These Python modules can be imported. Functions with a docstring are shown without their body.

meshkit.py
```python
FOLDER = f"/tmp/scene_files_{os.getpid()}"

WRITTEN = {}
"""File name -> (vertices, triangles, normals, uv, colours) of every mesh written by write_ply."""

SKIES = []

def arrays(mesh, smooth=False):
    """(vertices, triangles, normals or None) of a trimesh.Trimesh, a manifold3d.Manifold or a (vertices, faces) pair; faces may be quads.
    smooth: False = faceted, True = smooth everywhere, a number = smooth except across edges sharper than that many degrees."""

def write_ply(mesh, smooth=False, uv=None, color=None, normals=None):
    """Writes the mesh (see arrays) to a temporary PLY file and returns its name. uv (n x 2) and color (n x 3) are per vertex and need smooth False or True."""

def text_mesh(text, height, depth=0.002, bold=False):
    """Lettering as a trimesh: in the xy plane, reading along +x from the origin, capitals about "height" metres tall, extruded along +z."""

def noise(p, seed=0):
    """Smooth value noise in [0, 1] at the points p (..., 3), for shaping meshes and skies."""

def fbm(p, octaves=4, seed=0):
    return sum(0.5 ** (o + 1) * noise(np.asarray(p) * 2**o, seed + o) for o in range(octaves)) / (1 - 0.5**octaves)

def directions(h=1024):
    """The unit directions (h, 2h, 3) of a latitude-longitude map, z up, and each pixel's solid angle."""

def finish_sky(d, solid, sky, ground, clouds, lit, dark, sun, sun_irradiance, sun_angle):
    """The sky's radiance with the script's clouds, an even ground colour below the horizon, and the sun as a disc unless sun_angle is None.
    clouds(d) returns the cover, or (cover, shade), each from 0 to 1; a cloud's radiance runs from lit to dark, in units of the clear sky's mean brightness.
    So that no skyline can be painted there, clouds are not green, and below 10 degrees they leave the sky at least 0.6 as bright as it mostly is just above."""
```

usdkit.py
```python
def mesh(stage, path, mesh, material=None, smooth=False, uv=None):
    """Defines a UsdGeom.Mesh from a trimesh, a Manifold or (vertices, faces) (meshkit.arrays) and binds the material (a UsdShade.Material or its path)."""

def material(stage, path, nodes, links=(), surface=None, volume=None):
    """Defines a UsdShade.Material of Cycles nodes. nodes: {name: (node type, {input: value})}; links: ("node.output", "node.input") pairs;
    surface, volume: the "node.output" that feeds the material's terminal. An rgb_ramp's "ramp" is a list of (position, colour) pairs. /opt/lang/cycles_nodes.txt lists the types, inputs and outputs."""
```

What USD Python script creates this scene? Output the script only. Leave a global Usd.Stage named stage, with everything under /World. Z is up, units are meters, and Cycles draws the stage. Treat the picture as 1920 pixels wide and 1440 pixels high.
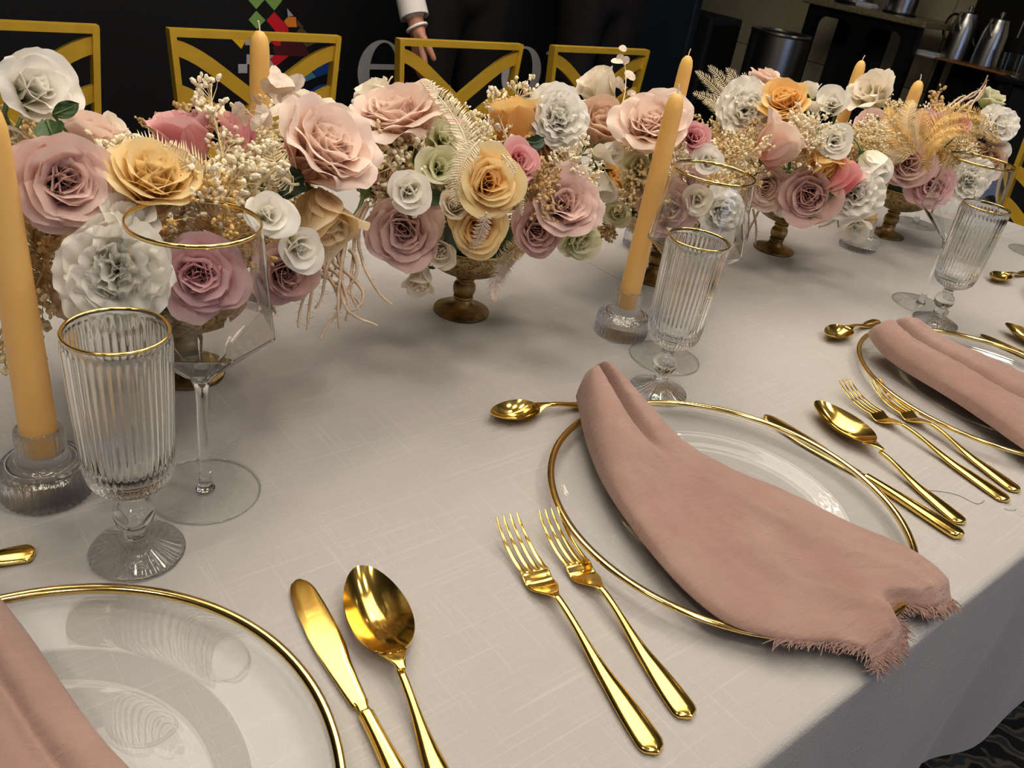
import math, numpy as np, trimesh, usdkit, meshkit, shapely
from shapely.geometry import Polygon, LineString, Point, box as sbox
from shapely.ops import unary_union
from shapely import affinity
from pxr import Usd, UsdGeom, UsdLux, UsdShade, Sdf, Gf, Vt
import manifold3d as m3

stage = Usd.Stage.CreateInMemory()
UsdGeom.SetStageUpAxis(stage, UsdGeom.Tokens.z)
UsdGeom.SetStageMetersPerUnit(stage, 1.0)
UsdGeom.Xform.Define(stage, '/World')
UsdGeom.Scope.Define(stage, '/World/Looks')
PI = math.pi
T0 = 0.75                                    # table top height
TG = T0 + 0.0006                             # what stands on the cloth

# ------------------------------------------------------------------ camera, light, exposure
CAM = np.array([0, 0, T0 + 0.4446])
FW = np.array([0.59243094, 0.63574579, -0.4948261])
RT = np.array([0.77842664, -0.60996808, 0.1482933])
UP = np.array([0.20755128, 0.47303936, 0.85624542])
FPX = 1558.2
cam = UsdGeom.Camera.Define(stage, '/World/camera')
M = np.eye(4); M[0, :3], M[1, :3], M[2, :3], M[3, :3] = RT, UP, -FW, CAM
cam.AddTransformOp().Set(Gf.Matrix4d(M.tolist()))
cam.CreateHorizontalApertureAttr(36.0); cam.CreateVerticalApertureAttr(27.0)
cam.CreateFocalLengthAttr(36.0 * FPX / 1920)
cam.CreateClippingRangeAttr(Gf.Vec2f(0.02, 100))
cam.CreateFStopAttr(22.0); cam.CreateFocusDistanceAttr(0.88)
cam.CreateExposureAttr(-0.45)
PANEL_E, BULB_E, COOL_E, SCREEN_E, DOWN_E = 6.4, 60.0, 2.2, 1.7, 41.0     # ceiling tray panel, chandelier bulbs, unseen panels, screen and downlights on the camera side
dome = UsdLux.DomeLight.Define(stage, '/World/room_ambient')
dome.CreateIntensityAttr(0.12); dome.CreateColorAttr(Gf.Vec3f(0.80, 0.88, 1.0))


def ray(u, v):
    return FW + (u - 960) / FPX * RT - (v - 720) / FPX * UP


def W(u, v, x=None, y=None, z=None):
    """the point seen at (u, v) on the plane x=, y= or z= (z above the table top)"""
    d = ray(u, v)
    t = (x - CAM[0]) / d[0] if x is not None else (y - CAM[1]) / d[1] if y is not None else (T0 + z - CAM[2]) / d[2]
    return CAM + d * t


# ------------------------------------------------------------------ helpers
USED = {}


def numbered(parent, name):
    k = (parent, name); n = USED.get(k, 0); USED[k] = n + 1
    return f'{parent}/{name}' + (f'_{n:03d}' if n else '')


def tag(p, label=None, cat=None, group=None, kind=None):
    for k, v in (('label', label), ('category', cat), ('group', group), ('kind', kind)):
        if v: p.SetCustomDataByKey(k, v)
    return p


def thing(name, label, cat, loc=(0, 0, 0), rz=0.0, group=None, kind=None):
    x = UsdGeom.Xform.Define(stage, numbered('/World', name))
    x.AddTranslateOp().Set(Gf.Vec3d(*[float(a) for a in loc]))
    if rz: x.AddRotateZOp().Set(math.degrees(rz))
    return tag(x.GetPrim(), label, cat, group, kind)


def obj(name, mesh, mat, parent=None, smooth=30, uv=None, kind=None, label=None):
    par = str(parent.GetPath()) if parent else '/World'
    m = usdkit.mesh(stage, numbered(par, name), mesh, mat, smooth, uv)
    return tag(m.GetPrim(), label, None, None, kind)


def dup(root, loc, rz=0.0, label=None, group=None):
    w = root.GetCustomData()
    r = thing(root.GetName().rstrip('0123456789').rstrip('_') if root.GetName()[-1].isdigit() else root.GetName(), label or w['label'], w['category'], loc, rz, group or w.get('group'))
    r.GetReferences().AddInternalReference(root.GetPath())
    r.SetInstanceable(True)
    return r


def cat(ms):
    vs, fs, n = [], [], 0
    for v, f in ms:
        vs.append(v); fs.append(np.asarray(f) + n); n += len(v)
    return np.vstack(vs), np.vstack(fs)


def vf(m):
    return np.array(m.vertices), np.array(m.faces)


def bx(x0, x1, y0, y1, z0, z1, ch=0.0):
    """box, chamfered by ch"""
    if ch <= 0:
        return vf(trimesh.creation.box(bounds=[[x0, y0, z0], [x1, y1, z1]]))
    pts = []
    for sx, X in ((1, x0), (-1, x1)):
        for sy, Y in ((1, y0), (-1, y1)):
            for sz, Z in ((1, z0), (-1, z1)):
                pts += [(X, Y + sy * ch, Z + sz * ch), (X + sx * ch, Y, Z + sz * ch), (X + sx * ch, Y + sy * ch, Z)]
    return vf(trimesh.convex.convex_hull(np.array(pts)))


def gridf(n, m, wrap=False):
    """quads of an n x m grid of points (row-major)"""
    i, j = np.meshgrid(np.arange(n - 1), np.arange(m if wrap else m - 1), indexing='ij')
    a = i * m + j; b = i * m + (j + 1) % m
    q = np.stack([a, b, b + m, a + m], -1).reshape(-1, 4)
    return np.vstack([q[:, [0, 1, 2]], q[:, [0, 2, 3]]])


def lathe(prof, n=64, fr=None, closed=False):
    """prof: (r, z) from bottom to top, outside first; fr(phi, k) scales the radius. Round faces outward."""
    p = np.array(prof, float); ph = np.arange(n) * 2 * PI / n
    r = np.repeat(p[:, :1], n, 1)
    if fr is not None: r = r * np.array([np.broadcast_to(fr(ph, k, p[k]), (n,)) for k in range(len(p))])
    v = np.stack([r * np.cos(ph), r * np.sin(ph), np.repeat(p[:, 1:], n, 1)], -1).reshape(-1, 3)
    f = gridf(len(p), n, True)
    if closed:
        a = np.arange(n) + (len(p) - 1) * n; b = np.arange(n)
        q = np.stack([a, np.roll(a, -1), np.roll(b, -1), b], -1)
        f = np.vstack([f, q[:, [0, 1, 2]], q[:, [0, 2, 3]]])
    return v, f


def spl(pts, n, closed=False):
    """Catmull-Rom through pts -> n points"""
    from scipy.interpolate import CubicSpline
    p = np.asarray(pts, float)
    if len(p) == 2: return p[0] + (p[1] - p[0]) * np.linspace(0, 1, n)[:, None]
    d = np.r_[0, np.cumsum(np.linalg.norm(np.diff(p, axis=0), axis=1) ** .5 + 1e-9)]
    return CubicSpline(d, p)(np.linspace(0, d[-1], n))


def tube(pts, rad, sides=8, cap=True):
    p = np.asarray(pts, float); t = np.gradient(p, axis=0); t /= np.linalg.norm(t, axis=1, keepdims=True) + 1e-12
    a = np.zeros_like(p); ref = np.array([0, 0, 1.]) if abs(t[0, 2]) < .9 else np.array([1., 0, 0])
    for i in range(len(p)):
        x = ref - t[i] * (ref @ t[i]); x /= np.linalg.norm(x) + 1e-12; a[i] = x; ref = x
    b = np.cross(t, a); ang = np.arange(sides) * 2 * PI / sides
    r = np.broadcast_to(rad, (len(p),))[:, None, None]
    v = p[:, None] + r * (np.cos(ang)[None, :, None] * a[:, None] + np.sin(ang)[None, :, None] * b[:, None])
    v = v.reshape(-1, 3); f = gridf(len(p), sides, True)
    if cap:
        n = len(v); v = np.vstack([v, p[0], p[-1]]); k = np.arange(sides); k2 = (k + 1) % sides; e = (len(p) - 1) * sides
        f = np.vstack([f, np.stack([k2, k, np.full(sides, n)], 1), np.stack([e + k, e + k2, np.full(sides, n + 1)], 1)])
    return v, f


def ribbon(C, w, th, crown=0.0, n=10, p=2.6, side=None):
    """solid strip along C (k,3) lying flat: half width w, half thickness th (arrays); super-elliptic section; crown lifts the middle"""
    C = np.asarray(C, float); k = len(C)
    t = np.gradient(C, axis=0); t /= np.linalg.norm(t, axis=1, keepdims=True)
    s = np.cross(t, [0, 0, 1.]) if side is None else np.broadcast_to(side, (k, 3)); s = s / np.linalg.norm(s, axis=1, keepdims=True)
    u = np.cross(s, t)
    a = np.arange(n) * 2 * PI / n + PI / n
    ca, sa = np.sign(np.cos(a)) * np.abs(np.cos(a)) ** (2 / p), np.sign(np.sin(a)) * np.abs(np.sin(a)) ** (2 / p)
    w = np.broadcast_to(w, (k,)); th = np.broadcast_to(th, (k,)); cr = np.broadcast_to(crown, (k,))
    v = C[:, None] + (w[:, None] * ca)[..., None] * s[:, None] + (th[:, None] * sa + cr[:, None] * (1 - ca ** 2))[..., None] * u[:, None]
    v = v.reshape(-1, 3); f = gridf(k, n, True); m = len(v)
    v = np.vstack([v, v[:n].mean(0), v[-n:].mean(0)]); j = np.arange(n); j2 = (j + 1) % n; e = (k - 1) * n
    f = np.vstack([f, np.stack([j2, j, np.full(n, m)], 1), np.stack([e + j, e + j2, np.full(n, m + 1)], 1)])
    return v, f


def prism(poly, h, z0=0.0):
    ms = []
    for g in getattr(poly, 'geoms', [poly]):
        if g.area < 1e-9: continue
        m = trimesh.creation.extrude_polygon(g, h, engine='earcut'); m.apply_translation([0, 0, z0]); ms.append(vf(m))
    return cat(ms)


def xf(m, R=None, t=(0, 0, 0), s=1.0):
    v = np.asarray(m[0]) * s
    if R is not None: v = v @ np.asarray(R).T
    return v + np.asarray(t), m[1]


def rotz(a):
    c, s = math.cos(a), math.sin(a); return np.array([[c, -s, 0], [s, c, 0], [0, 0, 1.]])


def frame(n, spin=0.0):
    """rotation taking +z to n"""
    n = np.asarray(n, float); n = n / np.linalg.norm(n)
    a = np.cross([0.3, 0.2, 1.0] if abs(n[2]) < .9 else [1., 0.1, 0], n); a /= np.linalg.norm(a); b = np.cross(n, a)
    return np.stack([a, b, n], 1) @ rotz(spin)


def lin(*c):
    c = np.array(c, float) / 255
    return tuple(np.where(c <= .04045, c / 12.92, ((c + .055) / 1.055) ** 2.4))


# ------------------------------------------------------------------ materials
def mat(name, nodes, links=(), surface='p.BSDF', **k):
    return usdkit.material(stage, f'/World/Looks/{name}', nodes, links, surface, **k)


def plain(name, col, rough=0.5, metal=0.0, spec=0.5, bump=None, var=0.0, scale=20, **kw):
    """principled with a little procedural tone variation and fine relief"""
    n = {'p': ('principled_bsdf', dict(base_color=col, roughness=rough, metallic=metal, specular_ior_level=spec, **kw)),
         'g': ('geometry', {})}
    l = []
    if var:
        n['n'] = ('noise_texture', dict(scale=scale, detail=3)); l.append(('g.position', 'n.vector'))
        c = np.array(col)
        n['r'] = ('rgb_ramp', dict(ramp=[(0.3, tuple(c * (1 - var))), (0.7, tuple(np.minimum(c * (1 + var), 1)))]))
        l += [('n.fac', 'r.fac'), ('r.color', 'p.base_color')]
    if bump:
        n['bn'] = ('noise_texture', dict(scale=bump[0], detail=2)); n['b'] = ('bump', dict(strength=bump[1], distance=bump[2]))
        l += [('g.position', 'bn.vector'), ('bn.fac', 'b.height'), ('b.normal', 'p.normal')]
    return mat(name, n, l)


GOLD = plain('gold', (0.88, 0.60, 0.145), 0.13, 1.0, bump=(60, .03, .002))
GOLD_RIM = plain('gold_rim', (0.86, 0.62, 0.22), 0.12, 1.0)
CHAIR_GOLD = plain('chair_gold', (0.66, 0.42, 0.035), 0.45, 0.6, bump=(180, .05, .002), var=.06, scale=30)
BRASS = mat('antique_brass', {
    'g': ('geometry', {}), 'n': ('noise_texture', dict(scale=35, detail=5)),
    'r': ('rgb_ramp', dict(ramp=[(.35, lin(92, 74, 40)), (.62, lin(176, 146, 92))])),
    'p': ('principled_bsdf', dict(metallic=.85, roughness=.38))},
    [('g.position', 'n.vector'), ('n.fac', 'r.fac'), ('r.color', 'p.base_color')])
BRASS_RELIEF = mat('antique_brass_relief', {
    'tc': ('texture_coordinate', {}), 'w': ('noise_texture', dict(scale=160, detail=2, distortion=1.5)),
    'r': ('rgb_ramp', dict(ramp=[(.3, lin(84, 68, 38)), (.65, lin(188, 160, 108))])), 'b': ('bump', dict(strength=.9, distance=.0016)),
    'p': ('principled_bsdf', dict(metallic=.8, roughness=.42))},
    [('tc.object', 'w.vector'), ('w.fac', 'r.fac'), ('w.fac', 'b.height'), ('b.normal', 'p.normal'), ('r.color', 'p.base_color')])
GLASS = mat('clear_glass', {'p': ('principled_bsdf', dict(base_color=(.98, .99, .985), roughness=0.0, ior=1.47, transmission_weight=1.0))})


def thin_glass(name, tint, lo, hi, p=4.0):
    """thin clear wall: light goes straight through, more is mirrored towards the edge of the view"""
    return mat(name, {'t': ('transparent_bsdf', dict(color=tint)), 'g': ('glossy_bsdf', dict(color=(1, 1, 1), roughness=.01)), 'w': ('layer_weight', dict(blend=.5)),
                      'e': ('math', dict(math_type='power', value2=p)), 'm': ('math', dict(math_type='multiply_add', value2=hi, value3=lo)), 'x': ('mix_closure', {})},
               [('w.facing', 'e.value1'), ('e.value', 'm.value1'), ('m.value', 'x.fac'), ('t.BSDF', 'x.closure1'), ('g.BSDF', 'x.closure2')], 'x.closure')


FLUTE_GLASS = BOWL_GLASS = GLASS
HOLDER_GLASS = mat('holder_glass', {'p': ('principled_bsdf', dict(base_color=(.985, .99, .99), roughness=0.0, ior=1.45, transmission_weight=1.0)), 't': ('transparent_bsdf', dict(color=(.97, .975, .975))), 'x': ('mix_closure', dict(fac=.16))},
                   [('p.BSDF', 'x.closure1'), ('t.BSDF', 'x.closure2')], 'x.closure')
FOOT_GLASS = thin_glass('foot_glass', (.975, .98, .98), .025, .6)
PLATE_GLASS = thin_glass('plate_glass', (.985, .99, .99), .018, .7)

# linen: slub threads crossing at right angles
CLOTH = mat('linen_cloth', {
    'tc': ('texture_coordinate', {}),
    'mx': ('mapping', dict(scale=(8, 400, 400))), 'my': ('mapping', dict(scale=(400, 8, 400))),
    'nx': ('noise_texture', dict(scale=1, detail=2)), 'ny': ('noise_texture', dict(scale=1, detail=2)),
    'fx': ('mapping', dict(scale=(300, 1500, 600))), 'fy': ('mapping', dict(scale=(1500, 300, 600))),
    'ffx': ('noise_texture', dict(scale=1, detail=1)), 'ffy': ('noise_texture', dict(scale=1, detail=1)),
    'rx': ('map_range', dict(from_min=.55, from_max=.74, clamp=True)), 'ry': ('map_range', dict(from_min=.58, from_max=.76, clamp=True)),
    'mxm': ('math', dict(math_type='maximum')), 'fm': ('math', dict(math_type='add')), 'sc': ('math', dict(math_type='multiply', value2=.5)),
    'sum': ('math', dict(math_type='add')),
    'col': ('mix_color', dict(a=(.428, .409, .386), b=(.478, .458, .433))),
    'b': ('bump', dict(strength=.5, distance=.0009)), 'p': ('principled_bsdf', dict(roughness=.8, specular_ior_level=.2, sheen_weight=.08, sheen_roughness=.4))},
    [('tc.object', 'mx.vector'), ('tc.object', 'my.vector'), ('mx.vector', 'nx.vector'), ('my.vector', 'ny.vector'),
     ('tc.object', 'fx.vector'), ('tc.object', 'fy.vector'), ('fx.vector', 'ffx.vector'), ('fy.vector', 'ffy.vector'),
     ('nx.fac', 'rx.value'), ('ny.fac', 'ry.value'), ('rx.result', 'mxm.value1'), ('ry.result', 'mxm.value2'),
     ('ffx.fac', 'fm.value1'), ('ffy.fac', 'fm.value2'), ('mxm.value', 'sc.value1'), ('sc.value', 'sum.value1'), ('fm.value', 'sum.value2'),
     ('mxm.value', 'col.fac'), ('col.result', 'p.base_color'), ('sum.value', 'b.height'), ('b.normal', 'p.normal')])
NAPKIN = mat('gauze_napkin', {
    'tc': ('texture_coordinate', {}), 'm1': ('mapping', dict(scale=(60, 260, 120), rotation=(0, 0, .15))), 'm2': ('mapping', dict(scale=(900, 900, 900))),
    'n1': ('noise_texture', dict(scale=1, detail=4, distortion=.6)), 'n2': ('noise_texture', dict(scale=1, detail=1)),
    'n3': ('noise_texture', dict(scale=14, detail=3)),
    'a': ('math', dict(math_type='multiply_add', value2=.25)), 'b': ('bump', dict(strength=.8, distance=.0016)),
    'r': ('rgb_ramp', dict(ramp=[(.3, lin(146, 115, 104)), (.7, lin(160, 132, 121))])),
    'p': ('principled_bsdf', dict(roughness=.85, specular_ior_level=.15, sheen_weight=.15))},
    [('tc.object', 'm1.vector'), ('tc.object', 'm2.vector'), ('m1.vector', 'n1.vector'), ('m2.vector', 'n2.vector'), ('tc.object', 'n3.vector'),
     ('n2.fac', 'a.value1'), ('n1.fac', 'a.value3'), ('a.value', 'b.height'), ('b.normal', 'p.normal'), ('n3.fac', 'r.fac'), ('r.color', 'p.base_color')])
CANDLE = mat('wax', {'p': ('principled_bsdf', dict(base_color=lin(250, 192, 112), roughness=.42, subsurface_weight=.25, subsurface_radius=(1, .6, .25), subsurface_scale=.006)),
                     'tc': ('texture_coordinate', {}), 'n': ('noise_texture', dict(scale=90, detail=2)), 'b': ('bump', dict(strength=.1, distance=.001))},
             [('tc.object', 'n.vector'), ('n.fac', 'b.height'), ('b.normal', 'p.normal')])
WICK = plain('wick', lin(235, 225, 205), .9)


def petal_mat(name, base, mid, tip, transl=.42):
    """petal colour runs from the claw (base) to the edge; light shines through a little"""
    return mat(name, {
        'a': ('attribute', dict(attribute='st')), 's': ('separate_xyz', {}), 'tc': ('texture_coordinate', {}),
        'n': ('noise_texture', dict(scale=55, detail=2)), 'ad': ('math', dict(math_type='multiply_add', value2=.30)), 'of': ('math', dict(math_type='subtract', value2=.15)),
        'r': ('rgb_ramp', dict(ramp=[(0.05, base), (.5, mid), (.92, tip)])),
        'mp': ('mapping', dict(scale=(60, 4, 1))), 'vn': ('noise_texture', dict(scale=1, detail=2)), 'b': ('bump', dict(strength=.14, distance=.001)),
        'p': ('principled_bsdf', dict(roughness=.62, specular_ior_level=.25, sheen_weight=.12)), 't': ('translucent_bsdf', {}), 'x': ('mix_closure', dict(fac=transl))},
        [('a.vector', 's.vector'), ('tc.object', 'n.vector'), ('n.fac', 'ad.value1'), ('s.y', 'ad.value3'), ('ad.value', 'of.value1'), ('of.value', 'r.fac'),
         ('a.vector', 'mp.vector'), ('mp.vector', 'vn.vector'), ('vn.fac', 'b.height'), ('b.normal', 'p.normal'),
         ('r.color', 'p.base_color'), ('r.color', 't.color'), ('p.BSDF', 'x.closure1'), ('t.BSDF', 'x.closure2')], 'x.closure')


PM = {
    'blush': petal_mat('petal_blush', lin(230, 164, 142), lin(245, 210, 192), lin(252, 233, 219)),
    'mauve': petal_mat('petal_mauve', lin(196, 138, 128), lin(230, 188, 176), lin(241, 214, 203)),
    'dusk': petal_mat('petal_dusky_mauve', lin(152, 92, 88), lin(208, 160, 152), lin(228, 194, 185)),
    'lilac': petal_mat('petal_lilac_pink', lin(196, 108, 122), lin(228, 168, 178), lin(242, 206, 208)),
    'pink': petal_mat('petal_pink', lin(240, 206, 170), lin(236, 160, 168), lin(246, 198, 198)),
    'coral': petal_mat('petal_coral', lin(244, 196, 172), lin(238, 146, 148), lin(246, 188, 182)),
    'yellow': petal_mat('petal_yellow', lin(246, 176, 72), lin(252, 212, 126), lin(254, 234, 180)),
    'amber': petal_mat('petal_amber', lin(244, 164, 74), lin(252, 206, 120), lin(253, 220, 150)),
    'white': petal_mat('petal_white', lin(232, 232, 196), lin(250, 246, 234), lin(253, 250, 242)),
    'ivory': petal_mat('petal_ivory', lin(230, 222, 180), lin(246, 238, 218), lin(252, 244, 228)),
    'green': petal_mat('petal_green_white', lin(176, 192, 110), lin(216, 218, 164), lin(236, 234, 206)),
    'cream': petal_mat('petal_cream', lin(226, 196, 138), lin(240, 214, 164), lin(248, 230, 192)),
    'tan': petal_mat('petal_tan', lin(206, 164, 124), lin(222, 186, 154), lin(236, 208, 182)),
}
LEAF = plain('leaf_green', lin(62, 88, 44), .45, spec=.4, var=.25, scale=60)
LEAF_DARK = plain('leaf_dark_green', lin(40, 60, 34), .42, spec=.4, var=.25, scale=60)
STEM = plain('stem_green', lin(92, 112, 60), .55, var=.2, scale=60)
STRAW = plain('bleached_straw', lin(226, 206, 162), .75, var=.15, scale=80)
STRAW_Y = plain('yellowed_straw', lin(224, 184, 110), .8, var=.15, scale=80)
STRAW_T = plain('tan_straw', lin(196, 164, 112), .8, var=.25, scale=120)
CREAM = plain('bleached_cream', lin(240, 228, 198), .75, var=.1, scale=80)
PAPER = plain('papery_seed', lin(232, 214, 194), .7, var=.18, scale=150)
ROOT = plain('bleached_root', lin(200, 176, 150), .8, var=.18, scale=90)
BLACK = plain('black_fabric', (.008, .009, .010), .85, spec=.15)
PANELB = plain('black_board', (.006, .0065, .008), .7, spec=.2, var=.2, scale=2)
TROUSER = plain('charcoal_cloth', (.009, .009, .0095), .85, spec=.15, var=.3, scale=14)
SHIRT = plain('shirt_white', lin(214, 208, 206), .8, bump=(90, .2, .002))
SKIN = plain('skin', lin(176, 122, 98), .5, var=.1, scale=40)
PEARL = plain('pearl', lin(235, 228, 220), .3)
HAIRM = plain('hair_dark', (.02, .015, .012), .6)
EYE = plain('eye_dark', (.01, .01, .012), .2)
TEAL = plain('teal_panel', (.006, .016, .021), .6, spec=.3, var=.2, scale=3)
BEIGE = plain('beige_wall', lin(212, 204, 172), .8, spec=.2, var=.05, scale=2)
STEEL = plain('brushed_steel', (.55, .54, .52), .28, 1.0, bump=(40, .06, .002))
BLACKM = plain('black_metal', (.008, .008, .008), .4, spec=.4)
DARKP = plain('dark_grey_panel', (.020, .021, .023), .7, spec=.2)
GRANITE = plain('granite', lin(140, 128, 96), .3, var=.5, scale=90)
WOOD = plain('wood_board', lin(160, 108, 52), .5, var=.2, scale=30)
LINENW = plain('white_linen', lin(220, 220, 220), .8)
CREAMSEAT = plain('seat_cushion', lin(222, 212, 196), .8)
CEIL = plain('ceiling_paint', (.50, .48, .45), .9)
WALLD = plain('wall_paint_dark', (.03, .03, .033), .8)
CARPET = mat('carpet', {
    'g': ('geometry', {}), 'm': ('mapping', dict(scale=(1, 1, 1))), 'w': ('wave_texture', dict(wave_type='bands', bands_direction='diagonal', scale=9, distortion=9, detail=2, detail_scale=1.2)),
    'n': ('noise_texture', dict(scale=500, detail=1)), 'r': ('rgb_ramp', dict(ramp=[(.52, (.012, .013, .015)), (.66, (.075, .066, .05)), (.85, (.09, .078, .055)), (.95, (.03, .035, .045))])),
    'b': ('bump', dict(strength=.6, distance=.003)), 'p': ('principled_bsdf', dict(roughness=.95, specular_ior_level=.1))},
    [('g.position', 'm.vector'), ('m.vector', 'w.vector'), ('w.fac', 'r.fac'), ('r.color', 'p.base_color'), ('g.position', 'n.vector'), ('n.fac', 'b.height'), ('b.normal', 'p.normal')])


def emit(name, col, s):
    return mat(name, {'e': ('emission', dict(color=col, strength=s))}, surface='e.emission')


EM_PANEL = emit('tray_glow', (1.0, .905, .78), PANEL_E)
EM_BULB = emit('bulb_glow', (1.0, .75, .6), BULB_E)
EM_DOWN = emit('near_downlight_glow', (1.0, .895, .765), DOWN_E)
EM_SPOT = emit('downlight_glow', (1.0, .88, .72), 26.0)
EM_COOL = emit('near_panel_glow', (1.0, .93, .84), COOL_E)
EM_SCREEN = emit('screen_glow', (.50, .62, 1.0), SCREEN_E)

# ------------------------------------------------------------------ room shell
X0, X1, Y0, Y1, ZC = -3.2, 6.3, -3.6, 6.2, 2.75


def flat_frame():
    v, f = prism(sbox(-1.66, -.61, 1.66, 1.26).difference(sbox(-1.6, -.55, 1.6, 1.2)), .04)
    return np.stack([v[:, 0], .04 - v[:, 2], v[:, 1]], 1), f


def struct(name, mesh, m, smooth=30):
    return tag(obj(name, mesh, m, None, smooth), kind='structure')


struct('floor', bx(X0, X1, Y0, Y1, -.05, 0), CARPET)
# ceiling with a recessed tray above the table
TX0, TX1, TY0, TY1 = 0.00, 2.45, 0.70, 2.20
cp = sbox(X0, Y0, X1, Y1).difference(sbox(TX0, TY0, TX1, TY1))
ce = prism(cp, .12, ZC); rec = cat([bx(TX0 - .02, TX0, TY0, TY1, ZC, ZC + .2), bx(TX1, TX1 + .02, TY0, TY1, ZC, ZC + .2), bx(TX0, TX1, TY0 - .02, TY0, ZC, ZC + .2), bx(TX0, TX1, TY1, TY1 + .02, ZC, ZC + .2), bx(TX0 - .02, TX1 + .02, TY0 - .02, TY1 + .02, ZC + .2, ZC + .22)])
struct('ceiling', cat([ce, rec]), CEIL)
struct('wall_left', bx(X0 - .1, X0, Y0, Y1, 0, ZC), WALLD)
struct('wall_front', bx(X0, X1, Y0 - .1, Y0, 0, ZC), WALLD)
struct('wall_back', bx(X0, X1, Y1, Y1 + .1, 0, ZC), WALLD)
# beige panelled wall on the right: panels with recessed joints
wr = tag(UsdGeom.Xform.Define(stage, numbered('/World', 'wall_right')).GetPrim(), kind='structure')
obj('backing', bx(X1 + .02, X1 + .1, Y0, Y1, 0, ZC), DARKP, wr)
zs = [0, .47, 1.4, ZC]; ys = [Y0, -2.2, -.9, .4, 1.7, 3.0, 4.3, Y1]
for a in range(3):
    for b in range(len(ys) - 1):
        obj('panel', bx(X1, X1 + .03, ys[b] + .003, ys[b + 1] - .003, zs[a] + .003, zs[a + 1] - .003, .003), BEIGE, wr)

t = thing('ceiling_light', 'large square glowing panel set into the ceiling tray over the table', 'ceiling light', ((TX0 + TX1) / 2, (TY0 + TY1) / 2, ZC + .1))
hx, hy = (TX1 - TX0) / 2 - .03, (TY1 - TY0) / 2 - .03
obj('diffuser', bx(-hx, hx, -hy, hy, .05, .07), EM_PANEL, t)
obj('frame', prism(sbox(-hx - .03, -hy - .03, hx + .03, hy + .03).difference(sbox(-hx, -hy, hx, hy)), .03, .045), STEEL, t)
t = thing('chandelier', 'ring of seven small globe bulbs hanging under the ceiling tray', 'lamp', ((TX0 + TX1) / 2 + .1, (TY0 + TY1) / 2, ZC - .25))
obj('rod', tube([(0, 0, 0), (0, 0, .39)], .008, 8), BLACKM, t)
obj('ring', vf(trimesh.creation.torus(.16, .010, 40, 10)), BLACKM, t, True)
for k in range(6):
    a = k * PI / 3
    obj('arm', tube([(0, 0, .02), (.16 * math.cos(a), .16 * math.sin(a), 0)], .005, 6), BLACKM, t)
    obj('bulb', xf(vf(trimesh.creation.icosphere(2, .035)), t=(.16 * math.cos(a), .16 * math.sin(a), -.04)), EM_BULB, t, True)
obj('bulb', xf(vf(trimesh.creation.icosphere(2, .035)), t=(0, 0, -.04)), EM_BULB, t, True)
for k, (px, py) in enumerate(((-.6, -1.9), (1.6, -1.9), (3.8, -1.9))):  # panels out of view, placed to light the scene from the camera side
    t = thing('ceiling_panel_light', ['left', 'middle', 'right'][k] + ' one of three unseen ceiling panels behind the camera, lighting the near side', 'ceiling light', (px, py, ZC - .03), group=None)
    obj('diffuser', bx(-.55, .55, -.28, .28, 0, .012), EM_COOL, t)
    obj('frame', prism(sbox(-.58, -.31, .58, .31).difference(sbox(-.55, -.28, .55, .28)), .03, 0), STEEL, t)

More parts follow.
